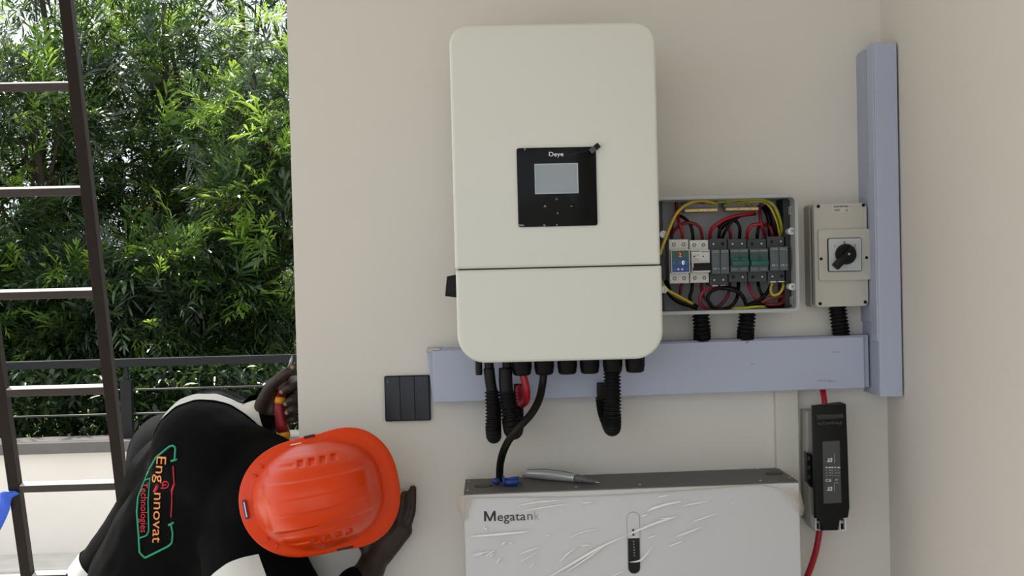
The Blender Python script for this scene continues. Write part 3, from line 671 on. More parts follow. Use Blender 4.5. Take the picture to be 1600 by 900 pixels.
# protective film with wrinkles
film = bpy.data.materials.new('clear_film'); film.use_nodes = True; nt = film.node_tree; N = nt.nodes
pb = N['Principled BSDF']; pb.inputs['Base Color'].default_value = (0.95, 0.95, 0.95, 1); pb.inputs['Roughness'].default_value = 0.16
tr_ = N.new('ShaderNodeBsdfTransparent'); ms = N.new('ShaderNodeMixShader'); ms.inputs[0].default_value = 0.014
nt.links.new(tr_.outputs[0], ms.inputs[1]); nt.links.new(pb.outputs[0], ms.inputs[2]); nt.links.new(ms.outputs[0], N['Material Output'].inputs['Surface'])
fold = bpy.data.materials.new('film_fold'); fold.use_nodes = True; nt = fold.node_tree; N = nt.nodes
pb = N['Principled BSDF']; pb.inputs['Base Color'].default_value = (1, 1, 1, 1); pb.inputs['Roughness'].default_value = 0.2
tr_ = N.new('ShaderNodeBsdfTransparent'); ms = N.new('ShaderNodeMixShader'); ms.inputs[0].default_value = 0.92
nt.links.new(tr_.outputs[0], ms.inputs[1]); nt.links.new(pb.outputs[0], ms.inputs[2]); nt.links.new(ms.outputs[0], N['Material Output'].inputs['Surface'])
edge_m = bpy.data.materials.new('film_gathered_edge'); edge_m.use_nodes = True; nt = edge_m.node_tree; N = nt.nodes
pb = N['Principled BSDF']; pb.inputs['Base Color'].default_value = (*lin((205, 196, 184)), 1); pb.inputs['Roughness'].default_value = 0.25
tr_ = N.new('ShaderNodeBsdfTransparent'); ms = N.new('ShaderNodeMixShader'); ms.inputs[0].default_value = 0.5
nt.links.new(tr_.outputs[0], ms.inputs[1]); nt.links.new(pb.outputs[0], ms.inputs[2]); nt.links.new(ms.outputs[0], N['Material Output'].inputs['Surface'])
yfm = byf-0.004
g = NB()
nx, nz = 90, 70
top_edge = [(724, 778), (800, 777), (900, 776), (1000, 771), (1100, 764), (1180, 758), (1215, 763), (1240, 775), (1252, 792)]
def tedge(px):
    for (a, ya), (b, yb_) in zip(top_edge, top_edge[1:]):
        if a <= px <= b: return ya+(yb_-ya)*(px-a)/(b-a)
    return top_edge[-1][1]
V = []
for j in range(nz+1):
    row = []
    for i in range(nx+1):
        px = 724+(1251-724)*i/nx
        a = P(px, tedge(px), yfm); zbm = 0.47
        z = a.z+(zbm-a.z)*j/nz
        x = a.x
        nzv = noise.noise(Vector((x*9+z*14, z*22-x*9, 0)))*0.0016 + noise.noise(Vector((x*40+z*60, z*50-x*30, 3)))*0.0006
        row.append(g.verts.new((x, yfm+nzv, z)))
    V.append(row)
for j in range(nz):
    for i in range(nx): g.faces.new((V[j][i], V[j][i+1], V[j+1][i+1], V[j+1][i]))
fl = mk('protective_film', g, film, ba, True)
Zf = 1600/580
folds = [((120, 382), (245, 372), (395, 358)), ((320, 250), (420, 232), (520, 226)), ((330, 275), (450, 255), (560, 240)), ((120, 460), (215, 446)), ((185, 470), (230, 440)), ((340, 455), (425, 425)), ((330, 497), (410, 452)), ((440, 570), (560, 500), (690, 425), (800, 377)), ((530, 540), (620, 480), (700, 425)), ((505, 495), (545, 455), (580, 430)), ((540, 392), (610, 362), (680, 350)), ((800, 375), (920, 325), (1025, 292)), ((885, 272), (960, 245), (1045, 228)), ((1035, 250), (1160, 226)), ((1075, 320), (1190, 282)), ((1010, 383), (1130, 338)), ((975, 425), (1040, 402)), ((885, 390), (930, 375)), ((810, 492), (860, 482), (910, 425)), ((730, 555), (785, 530)), ((600, 420), (645, 418)), ((235, 500), (255, 470)), ((375, 518), (400, 500)), ((255, 420), (275, 405)), ((1245, 242), (1270, 232)), ((930, 212), (985, 202)), ((860, 295), (890, 285)), ((600, 237), (655, 233)), ((180, 340), (200, 355)), ((450, 375), (470, 380)), ((205, 470), (225, 455)), ((900, 262), (930, 250)), ((940, 305), (1000, 300)), ((130, 468), (180, 455)), ((290, 415), (305, 405))]
for k, f in enumerate(folds):
    g = NB()
    pp = catmull([P(690+a/Zf, 700+b/Zf, yfm-0.0022) for a, b in f], 6)
    n = len(pp); wid = 0.0027 if k in (0, 7, 11, 12) else random.uniform(0.0010, 0.0019)
    tube(g, pp, [max(0.0002, wid*math.sin(math.pi*(i+0.4)/(n-0.2))) for i in range(n)], 6)
    mk('film_fold', g, fold, fl, True)
# gathered film edges at the two upper corners and along the top
g = NB()
def sheet(bm, rows):
    vs_ = [[bm.verts.new(p) for p in r] for r in rows]
    for a, b in zip(vs_, vs_[1:]):
        for i in range(len(a)-1): bm.faces.new((a[i], a[i+1], b[i+1], b[i]))
sheet(g, [[P(713, 776, -.165), P(719, 774, -.172), P(727, 774, -.178), P(740, 776, -.177)], [P(713, 788, -.162), P(719, 788, -.174), P(727, 788, -.180), P(736, 784, -.177)], [P(717, 797, -.162), P(721, 798, -.174), P(727, 800, -.179), P(731, 796, -.177)], [P(723, 810, -.165), P(724.5, 812, -.172), P(727, 815, -.177), P(729, 812, -.176)]])
mk('film_corner', g, edge_m, fl, True)
g = NB()
sheet(g, [[P(1212, 761, -.176), P(1232, 764, -.179), P(1247, 766, -.178), P(1250.5, 768, -.166)], [P(1225, 770, -.177), P(1238, 772, -.180), P(1250, 776, -.180), P(1254, 780, -.166)], [P(1237, 785, -.177), P(1245, 787, -.180), P(1252, 793, -.178), P(1257, 795, -.166)], [P(1246, 800, -.176), P(1249, 802, -.178), P(1252, 806, -.176), P(1254, 806, -.166)]])
mk('film_corner', g, edge_m, fl, True)
tp_ = catmull([P(a, b, yfm-0.0012) for a, b in top_edge], 6)
mk('film_hem', TB(tp_, 0.0011, 6), edge_m, fl, True)

# ------------------------------------------------------------------ small things on the battery
q0 = on_top(817, 747); q1 = on_top(938, 757)
dv = (q1-q0); Lp = dv.length; dv.normalize()
pn = thing('pen_cutter', 'grey metallic pen-shaped tool lying on the battery top', 'tool', q0)
def along(t, h=0.0): return q0+dv*Lp*t+Vector((0, 0, h))
R0 = 0.0100
mk('barrel', TB([along(0, R0*0.62), along(0.01, R0*0.7), along(0.1, R0*0.95), along(0.3, R0*1.05), along(0.5, R0), along(0.66, R0*0.85), along(0.70, R0*0.8)], [R0*0.3, R0*0.55, R0*0.85, R0*1.0, R0*0.98, R0*0.8, R0*0.75], 16), pen_m, pn, True)
mk('grip', TB([along(0.69, R0*0.78), along(0.72, R0*0.8), along(0.80, R0*0.68), along(0.86, R0*0.5), along(0.93, R0*0.42)], [R0*0.78, R0*0.8, R0*0.62, R0*0.42, R0*0.3], 14), pend_m, pn, True)
mk('tip', TB([along(0.92, R0*0.4), along(0.97, R0*0.35), along(1.0, R0*0.3)], [R0*0.28, R0*0.2, 0.0005], 10), steel_m, pn, True)
mk('clip', TB([along(0.06, R0*1.75), along(0.3, R0*2.05), along(0.55, R0*1.9), along(0.66, R0*1.65)], [0.0008, 0.0014, 0.0013, 0.0008], 8), pend_m, pn, True)
K = 1.6
q = on_top(776, 758)
lg = thing('cable_lug', 'small blue cable lug lying next to the black cable', 'cable lug', q, 'blue lugs on the battery')
mk('sleeve', TB([q+Vector((-0.0045*K, 0, 0.0055*K)), q+Vector((-0.003*K, 0, 0.005*K)), q+Vector((0.001*K, 0, 0.0042*K)), q+Vector((0.0035*K, 0, 0.0034*K))], [0.0022*K, 0.0040*K, 0.0040*K, 0.0025*K], 14), blue_m, lg, True)
mk('tongue', B(q.x-0.009*K, q.x-0.003*K, q.y-0.002*K, q.y+0.002*K, q.z+0.0035*K, q.z+0.0042*K, 0.0004), mat('lug_blue_dark', (26, 40, 86), 0.4), lg)
q = on_top(799, 760)
lg = thing('cable_lug', 'larger blue cable lug with open collar on battery top', 'cable lug', q, 'blue lugs on the battery')
mk('sleeve', TB([q+Vector((-0.009*K, 0, 0.0050*K)), q+Vector((-0.008*K, 0, 0.0052*K)), q+Vector((0.007*K, 0, 0.0048*K)), q+Vector((0.008*K, 0, 0.0045*K))], [0.0036*K, 0.0046*K, 0.0046*K, 0.0036*K], 14), blue_m, lg, True)
mk('collar', LT([(0.0062*K, 0), (0.0062*K, 0.0026*K), (0.004*K, 0.003*K)], q+Vector((-0.010*K, 0, 0.0064*K)), (1, 0, 0.1), 16), blue_m, lg, True)
mk('side_wing', TB([q+Vector((-0.002*K, 0, 0.0085*K)), q+Vector((0.004*K, 0.0, 0.0098*K)), q+Vector((0.009*K, 0, 0.0105*K))], [0.0022*K, 0.0018*K, 0.001*K], 8), blue_m, lg, True)
mk('tongue', B(q.x+0.0075*K, q.x+0.013*K, q.y-0.0028*K, q.y+0.0028*K, q.z+0.002*K, q.z+0.0055*K, 0.0006), mat('lug_blue_dark', (26, 40, 86), 0.4), lg)

# ------------------------------------------------------------------ cables below the inverter
def hose(label, pix, r, collar):
    pts = catmull([P(a, b, y) for a, b, y in pix], 10)
    t = thing('corrugated_hose', label, 'conduit', pts[-1], 'corrugated hoses under the inverter')
    mk('sleeve', corrugated(pts, r*S(-0.14), 0.0064), rubber_m, t)
    a = [P(*c) for c in collar]
    mk('neck', TB(catmull([x for x in a], 5), r*S(-.14)*0.72, 12), cabk_m, t, True)
    return t
hose('left black corrugated hose looping below the inverter', [(769, 610, -.135), (770, 640, -.14), (770, 666, -.142), (771, 679, -.125), (772, 681, -.10), (772, 672, -.07), (772, 650, -.05), (772, 628, -.035)], 12, [(764, 575, -.135), (766, 595, -.135), (769, 612, -.135)])
hose('middle black corrugated hose looping beside the red cable', [(792, 612, -.14), (796, 640, -.145), (799, 658, -.145), (801, 670, -.125), (803, 672, -.10), (804, 662, -.07), (804, 645, -.05), (804, 622, -.035)], 15, [(790, 575, -.135), (790, 595, -.138), (791.5, 614, -.14)])
hose('right black corrugated hose looping under the inverter glands', [(956, 575, -.135), (957, 610, -.138), (957, 645, -.142), (957, 664, -.13), (956, 668, -.105), (952, 658, -.08), (946, 640, -.06), (943, 615, -.04)], 14, [(957, 570, -.135), (957, 574, -.135), (957, 580, -.135)])
for px, py, lab in ((811, 614, 'black cable entry box on the trunking behind the red cable'), (941, 612, 'black cable entry box on the trunking behind the right hose')):
    x0, x1, z0, z1 = RC(px, py, 16, 28, -0.062)
    tag(mk('cable_entry', PR(rrect(x0, x1, z0, z1, 0.002, 3), -0.064, -0.051, 0.001), black_m, None, True, 35), lab, 'cable entry')
pts = catmull([P(815, 578, -.135), P(820, 596, -.137), P(823, 612, -.135), P(822, 626, -.125), P(816, 632, -.11), P(811, 626, -.095), P(811, 614, -.08), P(811, 606, -.065)], 8)
tag(mk('power_cable', TB(pts, 0.0068, 12), red_m, None, True), 'thick red cable hooking from inverter gland back to trunking', 'cable')
e = on_top(780.5, 750); e.z -= 0.002
pts = catmull([P(850, 575, -.135), P(848, 598, -.135), P(842, 625, -.15), P(829, 648, -.168), P(808, 671, -.176), P(791, 695, -.16), P(782, 722, -.12), e], 10)
tag(mk('power_cable', TB(pts, 0.0072, 12), cabk_m, None, True), 'long black cable curving from inverter down to battery', 'cable')
# wall marks
# ------------------------------------------------------------------ person
skin_m = mat('skin_dark_brown', (46, 29, 23), 0.5, var=0.12, scale=30, bump=0.15, bscale=350)
nail_m = mat('fingernail', (150, 110, 96), 0.35)
jack_m = mat('jacket_black', (6, 6, 8), 0.85, var=0.25, scale=40, bump=0.25, bscale=900, spec=0.12)
trou_m = mat('trousers_charcoal', (16, 17, 21), 0.85, var=0.2, scale=40, bump=0.25, bscale=700, spec=0.15)
band_m = mat('reflective_band_silver', (226, 228, 226), 0.45, var=0.05, scale=30)
hat_m = mat('hard_hat_orange', (226, 64, 4), 0.30, var=0.05, scale=10, bump=0.03, bscale=60, spec=0.38)
hatd_m = mat('hat_black_slot', (24, 18, 18), 0.5)
boot_m = mat('boot_leather', (40, 34, 30), 0.6, var=0.2)

def round_cone(bm, a, b, ra, rb, n=16):
    a, b = Vector(a), Vector(b); d = b-a; L = d.length
    if L < 1e-6: return
    T = d/L
    ref = Vector((0, 1, 0)) if abs(T.y) < 0.9 else Vector((1, 0, 0))
    pts = []; rs = []
    for k in range(5, 0, -1):
        t = math.pi/2*k/5.2; pts.append(a-T*ra*math.sin(t)); rs.append(ra*math.cos(t))
    pts += [a, b]; rs += [ra, rb]
    for k in range(1, 6):
        t = math.pi/2*k/5.2; pts.append(b+T*rb*math.sin(t)); rs.append(rb*math.cos(t))
    tube(bm, pts, rs, n)
def chain(bm, items, n=16):
    for (a, ra), (b, rb) in zip(items, items[1:]): round_cone(bm, a, b, ra, rb, n)
def ellipsoid(bm, c, ax, ay, az, ra, rb, rc, seg=20):
    t = NB(); bmesh.ops.create_uvsphere(t, u_segments=seg, v_segments=seg//2+2, radius=1)
    M = Matrix.Identity(4)
    for i in range(3):
        M[i][0] = ax[i]*ra; M[i][1] = ay[i]*rb; M[i][2] = az[i]*rc; M[i][3] = c[i]
    merge(bm, t, M)
def fuse(bm, voxel, smooth_it=4, fac=0.5):
    bmesh.ops.recalc_face_normals(bm, faces=bm.faces[:])
    me = bpy.data.meshes.new('f'); bm.to_mesh(me); bm.free()
    o = bpy.data.objects.new('f', me); COL.objects.link(o)
    r = o.modifiers.new('r', 'REMESH'); r.mode = 'VOXEL'; r.voxel_size = voxel
    s = o.modifiers.new('s', 'SMOOTH'); s.iterations = smooth_it; s.factor = fac
    dg = bpy.context.evaluated_depsgraph_get(); e = bpy.data.meshes.new_from_object(o.evaluated_get(dg))
    out = NB(); out.from_mesh(e)
    bpy.data.objects.remove(o); bpy.data.meshes.remove(me); bpy.data.meshes.remove(e)
    return out
X_, Y_, Z_ = Vector((1, 0, 0)), Vector((0, 1, 0)), Vector((0, 0, 1))

# joints (pixel, depth) -> world
head_c = P(492, 774, -0.155)
hat_c = P(496, 773.5, -0.200)                 # centre of the hat's rim plane
neck = P(432, 775, -0.035)
chest = P(340, 775, 0.10)
waist = P(285, 770, 0.26)
pelvis = P(290, 760, 0.40)
shL = P(318, 722, 0.02); elL = P(352, 662, 0.30); wrL = P(408, 648, 0.125)
shR = P(392, 868, -0.02); elR = P(462, 1045, -0.25); wrR = P(577, 893, -0.062)
hipL = pelvis+Vector((-0.02, 0.06, -0.02)); hipR = pelvis+Vector((0.02, -0.10, -0.06))
knL = Vector((hipL.x-0.05, hipL.y+0.05, 0.53)); anL = Vector((hipL.x-0.10, hipL.y+0.16, 0.09))
knR = Vector((hipR.x-0.02, hipR.y-0.06, 0.52)); anR = Vector((hipR.x-0.05, hipR.y+0.02, 0.09))

person = thing('person', 'person in black jacket and orange hard hat bending at the wall end', 'person', (pelvis.x, pelvis.y, 0))
# --- body: one continuous surface
bm = NB()
hu = Vector((0.10, -0.985, 0.05)).normalized()                       # crown direction
hf = (Vector((0.985, 0, 0.165)) - hu*Vector((0.985, 0, 0.165)).dot(hu)).normalized()   # face direction
hl = hu.cross(hf)
def HP(f, l, u): return head_c + hf*f + hl*l + hu*u
ellipsoid(bm, HP(0, 0, 0.02), hf, hl, hu, 0.092, 0.074, 0.095, 24)
ellipsoid(bm, HP(0.03, 0, -0.045), hf, hl, hu, 0.062, 0.056, 0.075, 20)
ellipsoid(bm, HP(0.062, 0, -0.10), hf, hl, hu, 0.026, 0.03, 0.024, 14)
chain(bm, [(HP(0.088, 0, 0.0), 0.010), (HP(0.104, 0, -0.035), 0.014)], 10)
for s_ in (-1, 1):
    ellipsoid(bm, HP(0.10, s_*0.014, -0.038), hf, hl, hu, 0.010, 0.010, 0.009, 10)
    ellipsoid(bm, HP(0.078, s_*0.032, 0.012), hf, hl, hu, 0.016, 0.024, 0.008, 12)
    ellipsoid(bm, HP(-0.008, s_*0.078, -0.018), hf, hl, hu, 0.018, 0.010, 0.032, 12)
ellipsoid(bm, HP(0.088, 0, -0.066), hf, hl, hu, 0.012, 0.026, 0.007, 12)
ellipsoid(bm, HP(0.085, 0, -0.078), hf, hl, hu, 0.012, 0.022, 0.007, 12)
chain(bm, [(HP(-0.02, 0, -0.06), 0.062), (neck, 0.058), (chest, 0.10), (waist, 0.10), (pelvis, 0.105)], 20)
chain(bm, [(neck, 0.05), (shL, 0.06), (elL, 0.045), (wrL, 0.028)], 16)
chain(bm, [(neck, 0.05), (shR, 0.06), (elR, 0.045), (wrR, 0.029)], 16)
chain(bm, [(hipL, 0.09), (knL, 0.06), (anL, 0.042)], 16)
chain(bm, [(hipR, 0.09), (knR, 0.06), (anR, 0.042)], 16)
# right hand: palm against the wall, fingers up
HY = -0.03
def Q(px, py, y): return P(px, py, y)
palmR = [(wrR, 0.029), (Q(590, 862, -0.045), 0.026), (Q(603, 832, -0.036), 0.022)]
chain(bm, palmR, 14)
chain(bm, [(Q(592, 862, -0.045), 0.024), (Q(622, 824, -0.036), 0.018)], 12)
chain(bm, [(Q(596, 868, -0.045), 0.022), (Q(632, 829, -0.036), 0.016)], 12)
chain(bm, [(Q(588, 858, -0.045), 0.024), (Q(592, 822, -0.036), 0.016)], 12)
FR = [  # each finger: base, knuckle bends, tip
    [(590, 822, -.036, .0105), (584, 792, -.034, .0095), (582, 770, -.026, .0088), (582, 754, -.019, .0078)],
    [(606, 818, -.036, .0105), (606, 784, -.036, .0097), (607, 760, -.028, .0088), (608, 742, -.020, .0078)],
    [(621, 820, -.036, .0102), (627, 795, -.040, .0094), (630, 781, -.032, .0086), (632, 772, -.022, .0076)],
    [(634, 826, -.036, .0098), (643, 800, -.034, .0088), (644.5, 780, -.027, .0080), (645.5, 763, -.020, .0072)]]
for f in FR: chain(bm, [(Q(a, b, y), r) for a, b, y, r in f], 12)
chain(bm, [(Q(582, 868, -.05), .016), (Q(566, 846, -.055), .0125), (Q(560, 826, -.045), .0105), (Q(560, 812, -.034), .009)], 12)
# left hand gripping the screwdriver
chain(bm, [(wrL, 0.027), (Q(421, 628, .118), 0.024), (Q(436, 610, .122), 0.022)], 14)
chain(bm, [(Q(414, 640, .122), 0.024), (Q(440, 630, .125), 0.02), (Q(452, 636, .125), 0.016)], 14)
FL = [
    [(444, 598, .125, .0115), (464, 594, .112, .0105), (465, 600, .070, .0098), (451, 606, .052, .0092), (441, 613, .056, .0085)],
    [(448, 616, .125, .0115), (467, 614, .112, .0105), (468, 620, .070, .0098), (456, 625, .054, .0092), (447, 631, .058, .0084)],
    [(450, 634, .125, .0110), (467, 632, .112, .0100), (467, 638, .072, .0092), (457, 641, .058, .0086), (449, 645, .061, .0080)],
    [(450, 650, .125, .0100), (464, 650, .114, .0092), (465, 655, .080, .0084), (457, 656, .066, .0078), (451, 658, .068, .0072)]]
for f in FL: chain(bm, [(Q(a, b, y), r) for a, b, y, r in f], 12)
chain(bm, [(Q(413, 634, .108), .021), (Q(425, 606, .082), .0165), (Q(438, 591, .060), .0128), (Q(449, 582, .053), .0110), (Q(457, 576, .054), .0088)], 12)
body = fuse(bm, 0.0036, 3, 0.5)
bo = mk('body', body, skin_m, person, True)
for s_ in (-1, 1):
    g = NB(); ellipsoid(g, HP(0.083, s_*0.032, -0.006), hf, hl, hu, 0.010, 0.013, 0.010, 14); mk('eye', g, mat('eye_white', (220, 214, 206), 0.2), bo, True)
    g = NB(); ellipsoid(g, HP(0.0915, s_*0.032, -0.006), hf, hl, hu, 0.003, 0.006, 0.006, 10); mk('iris', g, black_m, bo, True)
for (px, py, y) in ((456.5, 574.5, .0465), (439.5, 613, .0485), (446, 631.5, .0505), (448, 645.5, .054)):
    g = NB(); ellipsoid(g, Q(px, py, y), X_, Y_, Z_, 0.0042, 0.0016, 0.0042, 10); mk('fingernail', g, nail_m, bo, True)

# --- trousers and boots
bm = NB()
ellipsoid(bm, P(272, 724, 0.40), X_, Y_, Z_, 0.105, 0.13, 0.118, 24)
chain(bm, [(waist, 0.11), (pelvis, 0.125), (hipL, 0.105), (knL, 0.078), (anL+Vector((0, 0, -0.02)), 0.068)], 18)
chain(bm, [(pelvis, 0.125), (hipR, 0.105), (knR, 0.078), (anR+Vector((0, 0, -0.02)), 0.068)], 18)
tb = fuse(bm, 0.009, 4)
for v in tb.verts: v.co += v.normal*0.005*noise.noise(v.co*14)
mk('trousers', tb, trou_m, person, True)
for an in (anL, anR):
    g = NB(); ellipsoid(g, an+Vector((0.03, 0, -0.045)), X_, Y_, Z_, 0.13, 0.05, 0.045, 18)
    chain(g, [(an, 0.052), (an+Vector((-0.01, 0, -0.04)), 0.05)], 14)
    g2 = fuse(g, 0.008, 3)
    for v in g2.verts: v.co.z = max(v.co.z, 0.0)
    mk('boot', g2, boot_m, person, True)

# --- jacket
bm = NB()
def PE(px, py, y): return P(px, py, y)
chain(bm, [(PE(448, 772, -0.045), 0.082), (PE(415, 772, -0.005), 0.108), (PE(345, 775, 0.10), 0.135), (PE(292, 765, 0.24), 0.13), (PE(286, 752, 0.36), 0.115)], 20)
# shoulders and sleeves
chain(bm, [(PE(412, 745, 0.02), 0.085), (PE(345, 728, 0.03), 0.108), (PE(322, 716, 0.05), 0.112), (PE(330, 690, 0.14), 0.106), (PE(340, 668, 0.22), 0.084), (PE(350, 660, 0.30), 0.068), (PE(372, 664, 0.24), 0.062), (PE(395, 660, 0.16), 0.052), (PE(403, 655, 0.138), 0.047)], 18)
chain(bm, [(PE(412, 800, -0.01), 0.085), (PE(392, 850, -0.02), 0.098), (PE(392, 895, -0.06), 0.092), (PE(415, 960, -0.14), 0.080), (PE(460, 1045, -0.25), 0.066), (PE(520, 965, -0.15), 0.052), (PE(558, 918, -0.085), 0.042)], 18)
chain(bm, [(PE(455, 880, -0.06), 0.035), (PE(462, 920, -0.06), 0.05), (PE(440, 960, -0.06), 0.06)], 14)
# back panel hanging down
chain(bm, [(PE(345, 775, 0.08), 0.13), (PE(285, 820, 0.10), 0.125), (PE(228, 905, 0.12), 0.115), (PE(195, 990, 0.14), 0.105)], 18)
jb = fuse(bm, 0.0065, 8)
# loose side of the jacket, hanging behind the back panel
bm = NB()
chain(bm, [(PE(300, 735, 0.17), 0.085), (PE(250, 792, 0.20), 0.080), (PE(200, 862, 0.21), 0.078), (PE(160, 920, 0.22), 0.080), (PE(120, 990, 0.23), 0.085)], 18)
for v in bm.verts: pass
jside = fuse(bm, 0.0065, 6)
def wrinkle(b, amp):
    for v in b.verts:
        c = v.co
        n1 = noise.noise(Vector((c.x*7+c.z*5, c.y*6, c.z*9-c.x*6)))
        n2 = noise.noise(Vector((c.x*22+c.z*12, c.y*15, c.z*20-c.x*16)))
        v.co = c + v.normal*(amp*n1 + amp*0.4*n2)
wrinkle(jb, 0.006); wrinkle(jside, 0.005)
for b in (jb, jside): b.normal_update()
bvh = BVHTree.FromBMesh(jb)
def cut_band(src, p, n, w, rad, push=0.003, thick=0.003):
    b = src.copy(); n = Vector(n).normalized(); p = Vector(p)
    for s_ in (1, -1):
        geom = b.verts[:]+b.edges[:]+b.faces[:]
        bmesh.ops.bisect_plane(b, geom=geom, plane_co=p+n*(w/2*s_), plane_no=n*s_, clear_outer=True)
    dead = [f for f in b.faces if (f.calc_center_median()-p).length > rad]
    bmesh.ops.delete(b, geom=dead, context='FACES')
    b.normal_update()
    for v in b.verts: v.co += v.normal*push
    return b
bands = []
# upper sleeve band, round the raised left arm
pA = PE(326, 690, 0.115); nA = (PE(346, 666, 0.20)-PE(322, 716, 0.04))
bA = cut_band(jb, pA, nA, 0.050, 0.16)
limA = PE(404, 650, 0.10).x; bmesh.ops.bisect_plane(bA, geom=bA.verts[:]+bA.edges[:]+bA.faces[:], plane_co=(limA, 0, P(404, 640, .1).z), plane_no=(0.9, 0, 0.25), clear_outer=True)
bmesh.ops.bisect_plane(bA, geom=bA.verts[:]+bA.edges[:]+bA.faces[:], plane_co=PE(232, 692, 0.1), plane_no=(-0.5, 0, -1), clear_outer=True)
bands.append(bA)
pB = PE(380, 945, -0.105); nB = (PE(405, 960, -0.14)-PE(392, 870, -0.03))
bB = cut_band(jb, pB, nB, 0.05, 0.17)
bmesh.ops.bisect_plane(bB, geom=bB.verts[:]+bB.edges[:]+bB.faces[:], plane_co=PE(440, 905, -.1), plane_no=(1, 0, 0.6), clear_outer=True)
bands.append(bB)
pC = PE(170, 905, 0.215); nC = (PE(120, 990, 0.23)-PE(200, 862, 0.21))
bands.append(cut_band(jside, pC, nC, 0.040, 0.14))
lo = jb.copy(); jk = mk('jacket', jb, jack_m, person, True)
js = mk('jacket_side', jside, jack_m, jk, True)
for b, par in zip(bands, (jk, jk, js)):
    o = mk('reflective_band', b, band_m, par, True); o['label'] = 'silver white reflective band'
# cuffs and collar
mk('cuff', TB(catmull([PE(400, 657, .148), PE(405, 652, .135), PE(409, 647, .124)], 4), [0.046]*5+[0.045]*4, 18, caps=False), jack_m, jk, True)
# logo embroidered on the back, laid onto the cloth
def onto(px, py, off=0.0025):
    d = ray(px, py).normalized(); h = bvh.ray_cast(CAM, d)
    if h[0] is None: return P(px, py, 0.0)
    return h[0] - d*off
def logo_line(name, pix, r, m_):
    pts = resample([Vector((a, b, 0)) for a, b in pix], 3)
    mk(name, TB([onto(p.x, p.y, 0.0012) for p in pts], r, 6), m_, jk, True)
gr_m = mat('thread_green', (44, 168, 124), 0.7, var=0.15, scale=300); or_m = mat('thread_orange', (244, 156, 84), 0.7, var=0.12, scale=300); rd_m = mat('thread_red', (206, 38, 58), 0.7, var=0.15, scale=300)
def z6(l): return [(180+a/3, 600+b/3) for a, b in l]
logo_line('logo_frame', z6([(262, 361), (276, 357), (290, 353)]), 0.0022, gr_m)
logo_line('logo_frame', z6([(279, 352), (283, 300), (272, 288), (255, 292), (190, 345), (160, 400), (140, 450), (108, 530), (102, 600), (110, 700), (115, 790), (140, 815), (250, 760), (266, 745), (270, 700), (262, 658)]), 0.0020, gr_m)
logo_line('logo_frame', z6([(250, 662), (262, 656), (275, 649)]), 0.0022, gr_m)
logo_line('logo_frame', z6([(140, 452), (164, 441), (155, 550), (158, 690), (148, 710), (115, 722)]), 0.0016, gr_m)
logo_line('logo_stroke', z6([(272, 385), (275, 440), (278, 470), (266, 505), (266, 560), (262, 625)]), 0.0013, rd_m)
logo_line('logo_stroke', z6([(276, 470), (264, 500), (270, 515)]), 0.0018, rd_m)
def logo_text(s, m_, p0, p1, cap):
    """text running from p0 down to p1 (pixels), letters' tops towards the hat"""
    b = text_bm(s, 1.0, 0.0)
    for _ in range(2):
        bmesh.ops.triangulate(b, faces=b.faces[:])
        bmesh.ops.subdivide_edges(b, edges=[e for e in b.edges if e.calc_length() > 0.12], cuts=1)
    xs = [v.co.x for v in b.verts]; a0, a1 = min(xs), max(xs)
    p0, p1 = Vector(p0), Vector(p1); d = p1-p0; n = Vector((-d.y, d.x)); n = Vector((d.y, -d.x)).normalized()
    for v in b.verts:
        q = p0 + d*((v.co.x-a0)/(a1-a0)) + n*(v.co.y/0.69*cap)
        v.co = onto(q.x, q.y, 0.0030)
    mk('logo_lettering', b, m_, jk)
logo_text('Eng', or_m, (245, 713), (242, 754), 15)
logo_text('nnovat', or_m, (241, 770), (238, 848), 15)
logo_text('Technologies', rd_m, (220.5, 754), (219.5, 832), 10.5)
logo_line('logo_icon', z6([(185, 505), (195, 488), (200, 475)]), 0.0038, rd_m)
logo_line('logo_icon', z6([(215, 488), (240, 488), (252, 476), (248, 460), (232, 455), (222, 466), (224, 485)]), 0.0013, rd_m)
logo_line('logo_icon', z6([(226, 474), (240, 471)]), 0.0016, rd_m)
lo.free()

# --- hard hat
ru = Vector((0.125, -0.985, 0.075)).normalized()
rf = (Vector((0.985, 0, 0.172)) - ru*Vector((0.985, 0, 0.172)).dot(ru)).normalized(); rl = ru.cross(rf)
def HH(f, l, u): return hat_c + rf*f + rl*l + ru*u
NA, NT = 220, 90
def sstep(a, b, x):
    t = max(0, min(1, (x-a)/(b-a))); return t*t*(3-2*t)
def dome(f, l, rho):
    """height of the shell above the rim plane at plan position (f, l); rho = 0 at crown, 1 at dome foot"""
    h = 0.132*(max(0, 1-rho**2.5))**0.70
    def win(a, b, x, e=0.0020): return sstep(a-e, a+e, x)*(1-sstep(b-e, b+e, x))
    inside = 1-sstep(0.86, 0.95, rho)
    h += 0.0062*win(-0.040, 0.040, l*(1+0.9*(f+0.02)))*inside*win(-0.085, 0.094, f, 0.006)
    h += 0.0025*win(-0.013, 0.012, l*(1+0.8*f))*inside*win(-0.075, 0.086, f, 0.01)
    for s_ in (1, -1):
        ll = s_*l*(1+0.5*f)
        h += 0.0030*win(0.052, 0.080, ll, 0.003)*win(-0.075, 0.062, f, 0.004)*inside
        for k in range(4):
            c = -0.014+0.0190*k
            h -= 0.0075*win(c-0.0048, c+0.0048, f, 0.0012)*win(0.0610, 0.0720, ll, 0.0012)
        h -= 0.004*win(-0.068, -0.026, f, 0.003)*win(0.062, 0.068, ll, 0.0015)
    return h
g = NB(); rows = []
